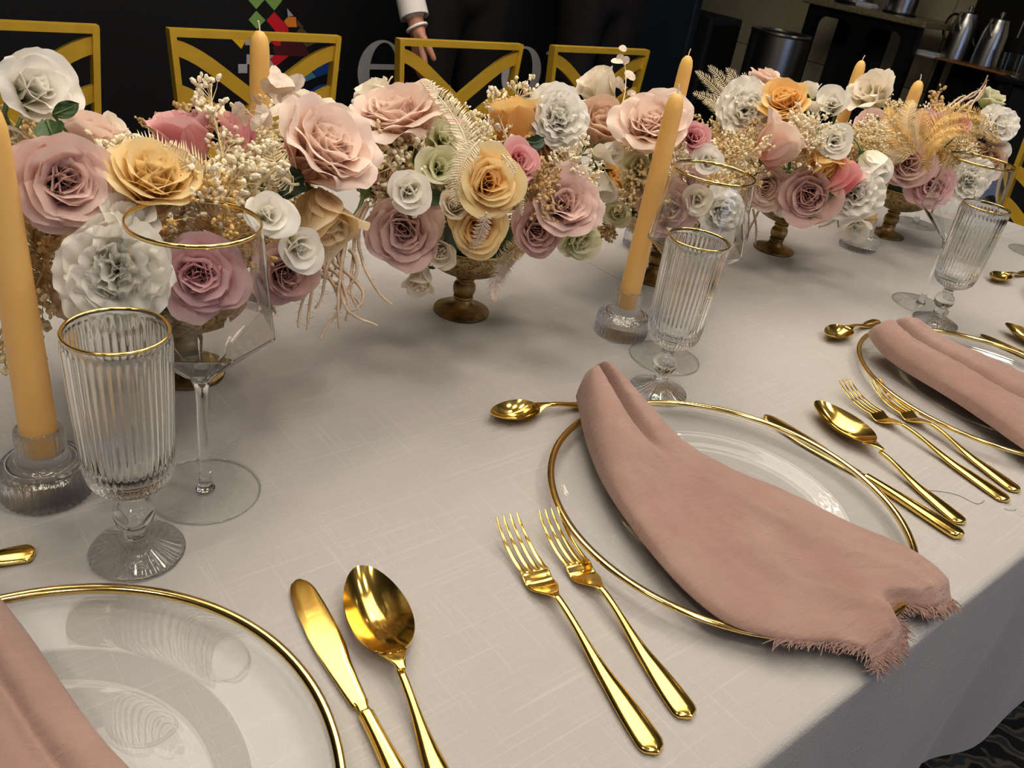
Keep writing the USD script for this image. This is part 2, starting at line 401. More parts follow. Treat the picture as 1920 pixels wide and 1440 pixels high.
t = thing('wall_screen', 'unseen blue-white screen behind the camera, lighting the hanging cloth', 'screen', (1.6, Y0 + .02, 1.0))  # out of view, placed to give the cloth drop its bluish light
obj('screen', bx(-1.6, 1.6, 0, .02, -.55, 1.2), EM_SCREEN, t); obj('frame', flat_frame(), BLACKM, t, False)
dl = None
for px, py in ((-.9, -.8), (.45, -.8), (1.8, -.8), (-.25, -.3), (1.1, -.3), (-.9, .25), (.45, .25), (1.8, .25)):  # downlights out of view, placed to light the flower fronts and near table
    lb = {-.9: 'leftmost', .45: 'middle', 1.8: 'rightmost', -.25: 'left', 1.1: 'right'}[px] + ' unseen round ceiling downlight of the row ' + ('behind the near seats' if py < -.5 else 'over the near seats' if py < 0 else 'over the near table edge'); gp = 'unseen downlights lighting the near side of the table'
    if dl is None:
        dl = thing('ceiling_downlight', lb, 'ceiling light', (px, py, ZC - .012), 0, gp)
        obj('diffuser', lathe([(0, 0), (.15, 0), (.15, .008), (0, .008)], 32), EM_DOWN, dl); obj('trim_ring', lathe([(.15, -.003), (.17, -.002), (.17, .011), (.15, .011)], 32, closed=True), STEEL, dl)
    else: dup(dl, (px, py, ZC - .012), 0, lb)
for k, (px, py) in enumerate(((4.9, 3.0), (5.0, 1.4), (3.3, 2.2))):  # fill lights added to brighten the dark back right of the room
    t = thing('ceiling_downlight', ['added fill downlight over the buffet counter', 'added fill downlight over the sideboard', 'added fill downlight before the teal column'][k], 'ceiling light', (px, py, ZC - .012))
    obj('diffuser', lathe([(0, 0), (.07, 0), (.07, .008), (0, .008)], 24), EM_SPOT, t); obj('trim_ring', lathe([(.07, -.003), (.09, -.002), (.09, .011), (.07, .011)], 24, closed=True), STEEL, t)

# ------------------------------------------------------------------ table and cloth
TBX0, TBX1, TBY0, TBY1 = -1.0, 2.055, 0.124, 1.336
t = thing('dining_table', 'long banquet table under the pale linen cloth', 'table', ((TBX0 + TBX1) / 2, (TBY0 + TBY1) / 2, 0))
hx, hy = (TBX1 - TBX0) / 2 - .012, (TBY1 - TBY0) / 2 - .012
obj('tabletop', bx(-hx, hx, -hy, hy, T0 - .035, T0 - .004, .004), WOOD, t)
for sx in (-1, 0, 1):
    for sy in (-1, 1):
        obj('leg', bx(sx * (hx - .12) - .02, sx * (hx - .12) + .02, sy * (hy - .12) - .02, sy * (hy - .12) + .02, 0, T0 - .035), BLACKM, t)


def tablecloth():
    # the cloth as rings: out from the centre, over a rounded edge and down a waving skirt
    nx, ny = 150, 62
    X = np.linspace(TBX0, TBX1, nx); Y = np.linspace(TBY0, TBY1, ny)
    P = np.vstack([np.c_[X[:-1], np.full(nx - 1, TBY0)], np.c_[np.full(ny - 1, TBX1), Y[:-1]], np.c_[X[::-1][:-1], np.full(nx - 1, TBY1)], np.c_[np.full(ny - 1, TBX0), Y[::-1][:-1]]])
    N = np.vstack([np.tile([0, -1.], (nx - 1, 1)), np.tile([1., 0], (ny - 1, 1)), np.tile([0, 1.], (nx - 1, 1)), np.tile([-1., 0], (ny - 1, 1))])
    k = len(P)
    gx, gy = np.meshgrid(X, Y, indexing='ij')
    inx = np.clip(gx, TBX0 + .008, TBX1 - .008); iny = np.clip(gy, TBY0 + .008, TBY1 - .008)
    z = np.full_like(gx, T0)
    top = np.stack([inx, iny, z], -1).reshape(-1, 3)
    tf = gridf(nx, ny)[:, ::-1]
    # skirt
    s = np.r_[0, np.cumsum(np.linalg.norm(np.diff(P, axis=0), axis=1))]
    rows = []
    wob = lambda s, z: (.006 * np.sin(s * 6.0 + .7) + .008 * np.sin(s * 14.3 + 2.) + .004 * np.sin(s * 31 + 1)) * np.clip((T0 - z) / .3, 0, 1.4)
    hem = .345 + .035 * np.sin(s * 4.6 + 2.2) + .012 * np.sin(s * 17 + .5)
    prof = [(-.008 + .008 * math.sin(a), T0 - .008 + .008 * math.cos(a)) for a in np.linspace(0, PI / 2, 5)]
    for o, zz in prof: rows.append(np.c_[P + N * o, np.full(k, zz)])
    for q in np.linspace(0.04, 1, 16):
        zz = (T0 - .008) + (hem - T0 + .008) * q
        rows.append(np.c_[P + N * (.004 * q + wob(s, zz))[:, None] + N * (.010 * q), zz])
    rows = np.array(rows)
    sk = rows.reshape(-1, 3); sf = gridf(len(rows), k, True)[:, ::-1]
    return cat([(top, tf), (sk, sf)])


tag(obj('tablecloth', tablecloth(), CLOTH, None, 40), 'pale grey-white linen cloth draped over the long table', 'tablecloth')
# pressed fold lines in the cloth
def crease(p, q):
    C = spl([(*p, T0 + .0001), (*q, T0 + .0001)], 12)
    return ribbon(C, .0045, .00055, n=8)


cl = stage.GetPrimAtPath('/World/tablecloth')
obj('fold', crease((.872, .74), (.868, 1.10)), CLOTH, cl)
obj('fold', crease((1.72, .632), (2.04, .636)), CLOTH, cl)

# ------------------------------------------------------------------ black sign board behind the chairs, its lettering and emblem
BY = 2.96
t = thing('sign_board', 'black board with grey serif lettering and a coloured diamond emblem behind the gold chairs', 'sign', (1.0, BY, 0))
obj('board', bx(-2.6, 1.95, .004, .06, 0, 2.2, .003), PANELB, t)


def px_poly(pts, s=8, o=(430, 0)):
    q = []
    for a, b in pts:
        p = W(o[0] + a / s, o[1] + b / s, y=BY); q.append((p[0] - 1.0, p[2]))
    return Polygon(q)


def flat(poly, d):
    v, f = prism(poly, d)                       # x, z in the board's plane -> stands up facing -y
    return np.stack([v[:, 0], .0045 - v[:, 2], v[:, 1]], 1), f


EMB = [('green', (88, 118, 58), 1.2, [[(280, -10), (410, -150), (538, -5), (410, 140)], [(545, 5), (680, -140), (800, 10), (680, 160)], [(410, 165), (550, 305), (420, 440), (295, 300)],
                                      [(150, -150), (280, -290), (405, -155), (275, -20)]]),
       ('red', (150, 8, 24), 1.4, [[(680, 180), (885, 405), (900, 548), (770, 560), (565, 310)], [(600, 600), (680, 510), (790, 510), (770, 690), (690, 690)], [(610, 890), (680, 830), (900, 842), (700, 1000)], [(880, 1060), (1280, 860), (1330, 920), (1050, 1260), (960, 1240)]]),
       ('maroon', (54, 8, 16), 1.0, [[(790, 512), (1000, 515), (1150, 720), (1240, 852), (690, 836), (655, 700), (770, 692)]]),
       ('orange', (176, 98, 24), 1.2, [[(825, 325), (885, 255), (1005, 260), (1020, 410), (890, 408)], [(1285, 855), (1390, 850), (1340, 912)]]),
       ('brown', (62, 48, 26), 1.0, [[(1000, 510), (1080, 400), (1320, 640), (1160, 715)], [(1025, 300), (1130, 415), (1025, 405)]]),
       ('grey', (126, 126, 130), 1.2, [[(245, 525), (590, 525), (650, 600), (590, 680), (245, 680)], [(265, 820), (365, 820), (365, 965), (265, 965)], [(570, 830), (670, 830), (620, 900), (700, 1010), (570, 1120)], [(140, 965), (275, 965), (275, 1100), (140, 1100)], [(875, 130), (970, 240), (885, 250)]]),
       ('yellow', (176, 136, 24), 1.6, [[(155, 465), (265, 590), (185, 735), (45, 590)]]),
       ('blue', (10, 48, 110), 1.2, [[(1250, 1040), (1430, 820), (1520, 800), (1530, 1090), (1320, 1160)], [(1540, 960), (1610, 960), (1680, 1045), (1600, 1130), (1540, 1100)], [(1130, 1420), (1330, 1290), (1480, 1260), (1500, 1420), (1300, 1480)]]),
       ('light_blue', (50, 98, 128), 1.4, [[(1230, 1060), (1312, 1160), (1050, 1270)]])]
for nm, col, d, polys in EMB:
    mm = plain('emblem_' + nm, tuple(np.minimum(np.array(lin(*col)) * 1.9, .8)), .6, var=.05)
    for pl in polys:
        obj('emblem_patch', flat(px_poly(pl), d * .001), mm, t, False, label=f'{nm.replace("_", " ")} patch of the emblem')


def glyph(ch, H):
    """high-contrast serif letters, x-height H, origin at the lower left"""
    def ell(cx, cy, a, b): return affinity.scale(Point(cx, cy).buffer(1, 40), a, b)
    R = lambda x0, y0, x1, y1: sbox(x0, y0, x1, y1)
    if ch == 'o':
        g = ell(.5, .5, .5, .52).difference(ell(.5, .5, .27, .475))
    elif ch == 'e':
        g = ell(.46, .5, .46, .52).difference(ell(.50, .52, .27, .46)).difference(R(.48, .30, 1.2, .53)).union(R(.12, .53, .90, .62).intersection(ell(.46, .5, .46, .52)))
        g = g.difference(Polygon([(.6, .53), (1.2, .53), (1.2, .25), (.9, .2), (.62, .35)]))
    elif ch == 'c':
        g = ell(.44, .5, .44, .52).difference(ell(.50, .5, .27, .465)).difference(R(.60, .25, 1.2, .72)).union(ell(.70, .76, .115, .13))
        g = g.difference(Polygon([(.66, .6), (1.2, .6), (1.2, .15), (.84, .18), (.66, .30)]))
    elif ch in 'nr':
        g = unary_union([R(.12, .03, .34, .98), R(.0, 0, .46, .05), Polygon([(.0, .93), (.34, 1.02), (.34, .9), (.0, .88)])])
        if ch == 'r':
            g = unary_union([g, ell(.66, .86, .14, .14), LineString([(.33, .72), (.45, .9), (.6, .96), (.7, .95)]).buffer(.045)])
        else:
            arch = ell(.62, .66, .36, .36).difference(ell(.56, .62, .22, .31)).intersection(R(.3, .62, 1.2, 1.2))
            g = unary_union([g, arch, R(.76, .03, .98, .68), R(.62, 0, 1.1, .05)])
    return affinity.scale(g.buffer(0), H, H, origin=(0, 0))


GREYL = plain('sign_lettering', lin(196, 196, 200), .6, var=.04)
zb = .445
for ch, x in zip('encore', (1.682, 1.905, 2.165, 2.387, 2.625, 2.80)):
    k = 1.0
    obj('letter', flat(affinity.translate(glyph(ch, .222), x - 1.0, zb), .0012), GREYL, t, False, label='letter ' + ch.upper() + ' in lower case')

# ------------------------------------------------------------------ gold chairs
def chair_back():
    """fan of flat bars: three run down from each stile and cross in the middle (x across, y up)"""
    top, bot, w1, w0 = .88, .47, .188, .155
    out = Polygon([(-w1, top), (w1, top), (w0, bot), (-w0, bot)])
    hw = lambda y: w0 + (w1 - w0) * (y - bot) / (top - bot)
    slats = []
    for k in range(5):
        y0 = top - .030 - .088 * k
        for s in (-1, 1):
            pts = [(s * (hw(y0) - .004), y0), (s * .120, y0 - .026), (s * .063, y0 - .066), (s * .007, y0 - .108), (-s * .056, y0 - .170)]
            slats.append(LineString(spl(pts, 16)).buffer(.0150, cap_style=2).intersection(out.intersection(sbox(-1, bot, 1, 1))))
    return out, hw, slats, top, bot


def make_chair(label, group, loc, rz):
    t = thing('gold_chair', label, 'chair', loc, rz, group)
    out, hw, slats, top, bot = chair_back()
    up = lambda m, y=0.0, d=.014: (np.stack([m[0][:, 0], y - m[0][:, 2] + d / 2, m[0][:, 1]], 1), m[1])
    for k, g in enumerate(slats):
        if g.area > 1e-5: obj('slat', up(prism(g, .010 + .002 * (k % 2)), 0, .010 + .002 * (k % 2)), CHAIR_GOLD, t, False)
    obj('top_rail', up(prism(Polygon([(-hw(top), top + .004), (hw(top), top + .004), (hw(top) - .002, top - .0105), (-hw(top) + .002, top - .0105)]), .022), 0, .022), CHAIR_GOLD, t, False)
    for s in (-1, 1):
        w = hw
        obj('stile', up(prism(Polygon([(s * w(top), top), (s * (w(top) - .0125), top), (s * (w(bot) - .0125), bot - .06), (s * w(bot), bot - .06)]), .0245), 0, .0245), CHAIR_GOLD, t, False)
    obj('seat_rail', bx(-.19, .19, -.41, .0, .40, .435, .004), CHAIR_GOLD, t)
    obj('seat_cushion', bx(-.195, .195, -.42, -.015, .435, .485, .018), CREAMSEAT, t)
    for sx in (-1, 1):
        obj('leg', tube([(sx * .175, -.39, 0), (sx * .18, -.39, .42)], .012, 8), CHAIR_GOLD, t)
        obj('leg', tube([(sx * .17, .05, 0), (sx * .155, .0, .44)], .012, 8), CHAIR_GOLD, t)
    return t


CH_Y = 1.79
make_chair('gold fan-backed chair behind the leftmost flowers, cut by the left edge', 'gold chairs along the far side of the table', (.272, CH_Y, 0), 0)
c0 = stage.GetPrimAtPath('/World/gold_chair')
for x, lb in ((.776, 'gold fan-backed chair in front of the coloured emblem'), (1.305, 'gold fan-backed chair in front of the person with the white cuff'), (1.79, 'rightmost gold fan-backed chair along the far side, before the dark teal column')):
    dup(c0, (x, CH_Y, 0), 0, lb)
dup(c0, (2.62, .735, 0), -PI / 2, 'gold chair at the far end of the table, at the right edge', 'gold chair at the table end')

# ------------------------------------------------------------------ people
def body_mesh(joints, bones, res=.014, it=8):
    sp = lambda p, r: m3.Manifold.sphere(r, 20).translate(list(map(float, p)))
    parts = []
    for a, b in bones:
        pa, ra = joints[a]; pb, rb = joints[b]
        parts.append(m3.Manifold.batch_hull([sp(pa, ra), sp(pb, rb)]))
    m = m3.Manifold.batch_boolean(parts, m3.OpType.Add).refine_to_length(res)
    d = m.to_mesh(); tm = trimesh.Trimesh(d.vert_properties[:, :3], d.tri_verts, process=True)
    trimesh.smoothing.filter_taubin(tm, .5, -.53, it)
    return vf(tm)


def person(loc, rz, label, arm):
    t = thing('person', label, 'person', loc, rz, None)
    # facing -y; x to the figure's left
    J = {}
    # skin: head, neck, hands
    head = m3.Manifold.sphere(1, 48).scale([.075, .095, .118]).translate([0, -.01, 1.61])
    jaw = m3.Manifold.sphere(1, 36).scale([.055, .07, .06]).translate([0, -.035, 1.54])
    nose = m3.Manifold.batch_hull([m3.Manifold.sphere(.010, 16).translate([0, -.102, 1.625]), m3.Manifold.sphere(.015, 16).translate([0, -.115, 1.585])])
    ears = [m3.Manifold.sphere(1, 20).scale([.012, .022, .032]).translate([s * .077, .005, 1.60]) for s in (-1, 1)]
    lips = m3.Manifold.sphere(1, 20).scale([.024, .012, .010]).translate([0, -.098, 1.548])
    neck = m3.Manifold.batch_hull([m3.Manifold.sphere(.056, 24).translate([0, .012, 1.55]), m3.Manifold.sphere(.062, 24).translate([0, .02, 1.42])])
    m = m3.Manifold.batch_boolean([head, jaw, nose, lips, neck] + ears, m3.OpType.Add).refine_to_length(.012)
    d = m.to_mesh(); tm = trimesh.Trimesh(d.vert_properties[:, :3], d.tri_verts); trimesh.smoothing.filter_taubin(tm, .5, -.53, 6)
    b = obj('body', vf(tm), SKIN, t, True)
    hair = m3.Manifold.sphere(1, 40).scale([.084, .104, .122]).translate([0, .004, 1.628]) - m3.Manifold.cube([.3, .2, .2], True).translate([0, -.13, 1.56]) - m3.Manifold.cube([.3, .4, .1], True).translate([0, 0, 1.49])
    obj('hair', hair, HAIRM, b)
    for s in (-1, 1): obj('eye', xf(vf(trimesh.creation.icosphere(2, .0105)), t=(s * .032, -.093, 1.615)), EYE, b, True)
    # trousers and waistcoat
    J = {'pl': ((.085, 0, .93), .105), 'pr': ((-.085, 0, .93), .105), 'kl': ((.10, -.01, .50), .066), 'kr': ((-.10, -.01, .50), .066), 'al': ((.105, .01, .10), .052), 'ar': ((-.105, .01, .10), .052), 'w': ((0, 0, 1.04), .115)}
    obj('trousers', body_mesh(J, [('pl', 'kl'), ('pr', 'kr'), ('kl', 'al'), ('kr', 'ar'), ('pl', 'pr'), ('pl', 'w'), ('pr', 'w')]), TROUSER, t, True)
    J = {'w': ((.06, 0, 1.0), .112), 'w2': ((-.06, 0, 1.0), .112), 'c': ((.08, 0, 1.28), .118), 'c2': ((-.08, 0, 1.28), .118), 'n': ((0, .015, 1.42), .072), 's': ((.165, .01, 1.40), .058), 's2': ((-.165, .01, 1.40), .058)}
    obj('waistcoat', body_mesh(J, [('w', 'w2'), ('w', 'c'), ('w2', 'c2'), ('c', 'c2'), ('c', 'n'), ('c2', 'n'), ('n', 's'), ('n', 's2'), ('c', 's'), ('c2', 's2')]), BLACK, t, True)
    for s in (-1, 1):
        J = {'h': ((s * .105, .01, .06), .045), 'e': ((s * .115, -.16, .035), .035), 'b': ((s * .105, .03, .04), .04)}
        obj('shoe', body_mesh(J, [('h', 'e'), ('b', 'e'), ('h', 'b')], .015, 3), BLACKM, t, True)
    for s in (-1, 1):
        el, wr, cf, out = arm(s)
        sh = np.array([s * .19, .01, 1.38])
        obj('sleeve', body_mesh({'s': (sh, .062), 'e': (el, .050), 'w': (wr, .038)}, [('s', 'e'), ('e', 'w')]), SHIRT, t, True)
        dirn = (wr - el) / np.linalg.norm(wr - el)
        cufA, cufB = wr - dirn * .045, wr + dirn * .018
        ph = np.arange(28) * 2 * PI / 28; F = frame(dirn)
        rg = lambda c, r: c + r * (np.cos(ph)[:, None] * F[:, 0] + np.sin(ph)[:, None] * F[:, 1])
        v = np.vstack([rg(cufA, .040), rg(cufA + dirn * .004, .0435), rg(cufB, .0445), rg(cufB + dirn * .001, .041), rg(cufA + dirn * .03, .037)])
        obj('cuff', (v, gridf(5, 28, True)), SHIRT, t)
        # hand: forearm end, palm, four fingers and thumb, loosely curled
        d2 = dirn * .75 + np.array([0, 0, -.66]); d2 /= np.linalg.norm(d2)
        hx = np.cross(d2, [s * 1., .15, 0]); hx /= np.linalg.norm(hx); hn = np.cross(hx, d2)   # hx: across the palm, hn: back of hand normal
        w0 = wr + dirn * .055; J = {'a': (wr - dirn * .02, .027), 'w': (w0, .0245)}; bones = [('a', 'w')]
        pb = w0 + d2 * .085
        for i, (o, L) in enumerate(((-.030, .066), (-.010, .076), (.011, .071), (.030, .056))):
            J[f'm{i}'] = (w0 + d2 * .03 + hx * o * .55, .0165); J[f'k{i}'] = (pb + hx * o, .0115); bones += [('w', f'm{i}'), (f'm{i}', f'k{i}')]
            if i: bones += [(f'm{i - 1}', f'm{i}'), (f'k{i - 1}', f'k{i}')]
            p1 = J[f'k{i}'][0] + (d2 + hn * -.15) * L * .48; p2 = p1 + (d2 * .93 - hn * .36) * L * .30; p3 = p2 + (d2 * .8 - hn * .6) * L * .24
            for nme, p, r in (('a', p1, .0092), ('b', p2, .0085), ('c', p3, .0075)): J[f'f{i}{nme}'] = (p, r)
            bones += [(f'k{i}', f'f{i}a'), (f'f{i}a', f'f{i}b'), (f'f{i}b', f'f{i}c')]
        J['t0'] = (w0 + d2 * .02 - hx * .026, .014); J['t1'] = (w0 + d2 * .058 - hx * .047 - hn * .012, .0105); J['t2'] = (w0 + d2 * .088 - hx * .050 - hn * .024, .0088)
        bones += [('w', 't0'), ('t0', 't1'), ('t1', 't2')]
        obj('hand', body_mesh(J, bones, .005, 4), SKIN, t, True)
        if out:
            c = wr + dirn * .05; tor = vf(trimesh.creation.torus(.031, .0048, 32, 8))
            obj('bracelet', xf(tor, frame(dirn + np.array([0.15, 0, .1])), c), PEARL, t, True)
            c2 = w0 + d2 * .10 + hx * -.0
            obj('ring', xf(vf(trimesh.creation.torus(.0102, .0018, 20, 6)), frame(d2), J['k2'][0] + d2 * .014), PEARL, t, True)
    return t


def arms1(s):
    if s < 0: return np.array([-.235, .03, 1.07]), np.array([-.225, -.09, .870]), .03, True
    return np.array([.24, .08, 1.14]), np.array([.06, -.17, 1.25]), .03, False


def arms2(s):
    return np.array([s * .23, .05, 1.14]), np.array([s * .06, -.17, 1.24 + .05 * s]), .03, False


P1 = W(852, 60, y=2.42); P2 = W(1108, 60, y=2.66)
person((P1[0], 2.42, 0), 0.0, 'person in dark trousers with white shirt cuff and pearl bracelet, hand hanging behind a chair', arms1)
person((P2[0], 2.62, 0), -.2, 'person in dark clothes standing behind the rightmost far-side gold chair, hands not seen', arms2)

# ------------------------------------------------------------------ things along the back right
t = thing('teal_column', 'dark teal square column beside the black sign board', 'column', (3.86, 3.62, 0))
obj('shaft', bx(-.30, .28, -.22, .3, 0, ZC, .01), TEAL, t)
obj('corner_trim', bx(.20, .222, -.232, -.219, 0, ZC, .002), plain('trim_steel', (.05, .055, .07), .4, .6), t)
obj('plinth', bx(-.32, .30, -.24, .32, 0, .10, .006), BLACKM, t)
p = W(1452, 62, y=3.35)
t = thing('steel_bin', 'round brushed steel bin standing before the beige wall', 'bin', (p[0] + .08, 3.35, 0))
obj('shell', lathe([(.0, .012), (.186, .012), (.19, .02), (.19, .735), (.186, .74), (.165, .742), (.165, .70), (0, .70)], 48), STEEL, t)
obj('base_ring', lathe([(.0, 0), (.195, 0), (.195, .02), (.188, .024), (0, .024)], 48), BLACKM, t)
obj('lid_rim', lathe([(.16, .739), (.193, .739), (.195, .747), (.19, .756), (.168, .756), (.16, .748)], 48, closed=True), STEEL, t)
obj('liner', lathe([(.0, .3), (.158, .3), (.161, .745), (.157, .745), (.154, .31), (0, .31)], 32), BLACKM, t)
t = thing('black_speaker_box', 'matt black box standing against the beige wall just left of the steel bin', 'box', (p[0] - .04, 3.75, 0))
obj('cabinet', bx(-.22, .10, -.1, .25, 0, .77, .01), DARKP, t); obj('grille', bx(-.20, .08, -.106, -.099, .05, .73, .002), BLACKM, t)

# buffet counter: speckled stone top on a black frame with rounded brackets
BXc = 5.42
t = thing('buffet_counter', 'black framed buffet counter with a speckled stone top', 'counter', (BXc, 0, 0))
obj('stone_top', bx(0, .62, 2.72, 3.62, .915, .95, .006), GRANITE, t)
fr = sbox(2.76, .0, 3.58, .915)
for a, b in ((2.86, 3.12), (3.22, 3.50)):
    o = sbox(a, .06, b, .86).buffer(-.06).buffer(.06)
    fr = fr.difference(o)
v, f = prism(fr, .05); obj('frame', (np.stack([v[:, 2] + .04, v[:, 0], v[:, 1]], 1), f[:, ::-1]), BLACKM, t, False)
obj('back_panel', bx(.45, .48, 3.17, 3.58, .02, .91), DARKP, t)
for a in (2.76, 3.54): obj('leg', bx(.50, .54, a, a + .04, 0, .915), BLACKM, t)
for k, (yy, r, h, lb) in enumerate(((3.05, .10, .30, 'tall steel urn at the right end of the buffet counter'), (3.38, .13, .22, 'wide steel warmer at the left end of the buffet counter'))):
    u = thing('steel_urn', lb, 'urn', (BXc + .26, yy, .951))
    obj('body', lathe([(0, 0), (r * .9, 0), (r, .02), (r, h), (r * .96, h + .012), (0, h + .02)], 32), STEEL, u)
    obj('lid_knob', lathe([(0, h + .015), (.012, h + .018), (.016, h + .035), (0, h + .045)], 16), BLACKM, u)
    obj('foot', lathe([(0, -.001), (r + .006, -.001), (r + .006, .012), (0, .012)], 32), BLACKM, u)
u = thing('folded_towel', 'small folded white towel on the buffet counter between the two steel vessels', 'towel', (BXc + .10, 3.20, .9505)); obj('cloth', bx(-.05, .05, -.06, .06, 0, .035, .012), LINENW, u)
obj('fold', bx(-.052, .052, -.062, .0, .02, .024, .002), LINENW, u)

t = thing('black_cabinet', 'tall matt black cabinet between the buffet counter and the sideboard', 'cabinet', (5.62, 0, 0))
obj('carcass', bx(.3, .68, 2.30, 2.70, 0, 2.1, .006), BLACKM, t); obj('door', bx(.28, .299, 2.315, 2.685, .06, 2.08, .004), BLACKM, t)
obj('handle', tube([(.265, 2.36, .95), (.265, 2.36, 1.15)], .006, 8), STEEL, t)
SBX = 5.58
t = thing('sideboard', 'low black sideboard holding steel pots and glasses at the far right', 'sideboard', (SBX, 0, 0))
obj('top', bx(0, .5, .9, 2.28, .72, .75, .004), BLACKM, t)
obj('glass_shelf_edge', bx(-.006, -.0005, .9, 1.9, .722, .748), STEEL, t)
obj('carcass', bx(.05, .5, .95, 2.25, .06, .72), DARKP, t)
for yy in (1.0, 2.16): obj('leg', bx(.02, .06, yy, yy + .04, 0, .72), BLACKM, t)


def place(u, v, dx=.16):
    p = W(u, v, x=SBX + dx); return p[1]


y = place(1796, 108)
for k, (uu, r, h, lb) in enumerate(((1784, .080, .27, 'left steel coffee pot on the far sideboard'), (1846, .080, .27, 'right steel coffee pot on the far sideboard'))):
    yy = place(uu, 112); u = thing('coffee_pot', lb, 'pot', (SBX + .16, yy, .7625))
    obj('body', lathe([(0, 0), (r * .95, 0), (r, .01), (r * .92, h * .7), (r * .72, h * .92), (r * .66, h), (0, h + .012)], 36), STEEL, u)
    obj('lid_knob', lathe([(0, h + .008), (.008, h + .01), (.015, h + .03), (.011, h + .042), (0, h + .046)], 16), STEEL, u)
    obj('handle', tube(spl([(.02, r * .66, h * .9), (.02, r + .04, h * .86), (.02, r + .045, h * .5), (.02, r * .93, h * .35)], 14), .008, 8), BLACKM, u)
    obj('spout', tube(spl([(-r * .85, 0, h * .62), (-r * 1.2, 0, h * .74), (-r * 1.35, 0, h * .90)], 8), [.018, .017, .015, .014, .013, .012, .011, .010], 8), STEEL, u)
yy = place(1805, 118)
obj_board = thing('serving_board', 'thin brown wooden board under the coffee pots on the sideboard', 'board', (SBX + .05, yy - .06, .7505)); obj('plank', bx(0, .24, -.26, .26, 0, .012, .003), WOOD, obj_board); obj('edge', bx(-.004, 0, -.26, .26, .002, .010), WOOD, obj_board)
yy = place(1735, 104, .06)
u = thing('folded_napkin_stack', 'folded white napkin at the left end of the far sideboard', 'napkin', (SBX + .08, yy, .7505)); obj('cloth', bx(-.06, .06, -.075, .075, 0, .02, .006), LINENW, u); obj('top_fold', bx(-.055, .05, -.07, .06, .02, .032, .005), LINENW, u)
tum = None
for k, uu in enumerate((1858, 1882, 1908)):
    yy = place(uu, 140, .12); lb = ['leftmost', 'middle', 'rightmost'][k] + ' of three clear tumblers on the far sideboard'
    if tum is None:
        tum = thing('tumbler', lb, 'glass', (SBX + .12, yy, .7505), 0, 'tumblers on the sideboard')
        obj('glass', lathe([(0, 0), (.034, 0), (.036, .003), (.041, .12), (.0395, .12), (.034, .008), (0, .008)], 28), BOWL_GLASS, tum); obj('base', lathe([(0, .0005), (.033, .0005), (.0335, .007), (0, .0075)], 28), GLASS, tum)
    else: dup(tum, (SBX + .12, yy, .7505), 0, lb)

# ------------------------------------------------------------------ tableware: chargers, napkins, cutlery, glasses, candles
def make_charger(label, x, y):
    t = thing('charger_plate', label, 'plate', (x, y, TG), 0, None)
    R = .165
    up = [(0, .0045), (.088, .0045), (.098, .0052), (.106, .0075), (.113, .0105), (.118, .0112), (.135, .0122), (.152, .0140), (.1605, .0158)]
    lo = [(.1605, .0128), (.152, .0110), (.135, .0092), (.118, .0080), (.110, .0062), (.102, .0025), (.096, .0008), (.09, .0006), (.084, .0016), (0, .0016)]
    prof = spl(up, 40); prof2 = spl(lo, 40); prof[:, 0] = np.maximum(prof[:, 0], 0); prof2[:, 0] = np.maximum(prof2[:, 0], 0); prof[0, 0] = prof2[-1, 0] = 0
    obj('glass', lathe(np.vstack([prof2[::-1], prof[::-1]]), 144), PLATE_GLASS, t)
    obj('gold_rim', lathe([(.1598, .0122), (.1632, .0128), (R, .0146), (.1648, .0166), (.1625, .0176), (.1590, .0166), (.1588, .0140)], 144, closed=True), GOLD_RIM, t, True)
    return t


PL = [(.006, .312), (.572, .307), (1.0815, .293), (1.628, .295)]
plA = make_charger('clear gold-rimmed glass charger nearest the camera, cut by the lower left edges', *PL[0])
for k, lb in ((1, 'clear glass charger with a gold rim in the middle, under the fully seen pink napkin'), (2, 'clear glass charger with a gold rim at the right edge, under the rolled pink napkin'), (3, 'farthest clear glass charger, only its rim showing at the right edge')):
    dup(plA, (*PL[k], TG), 0, lb)


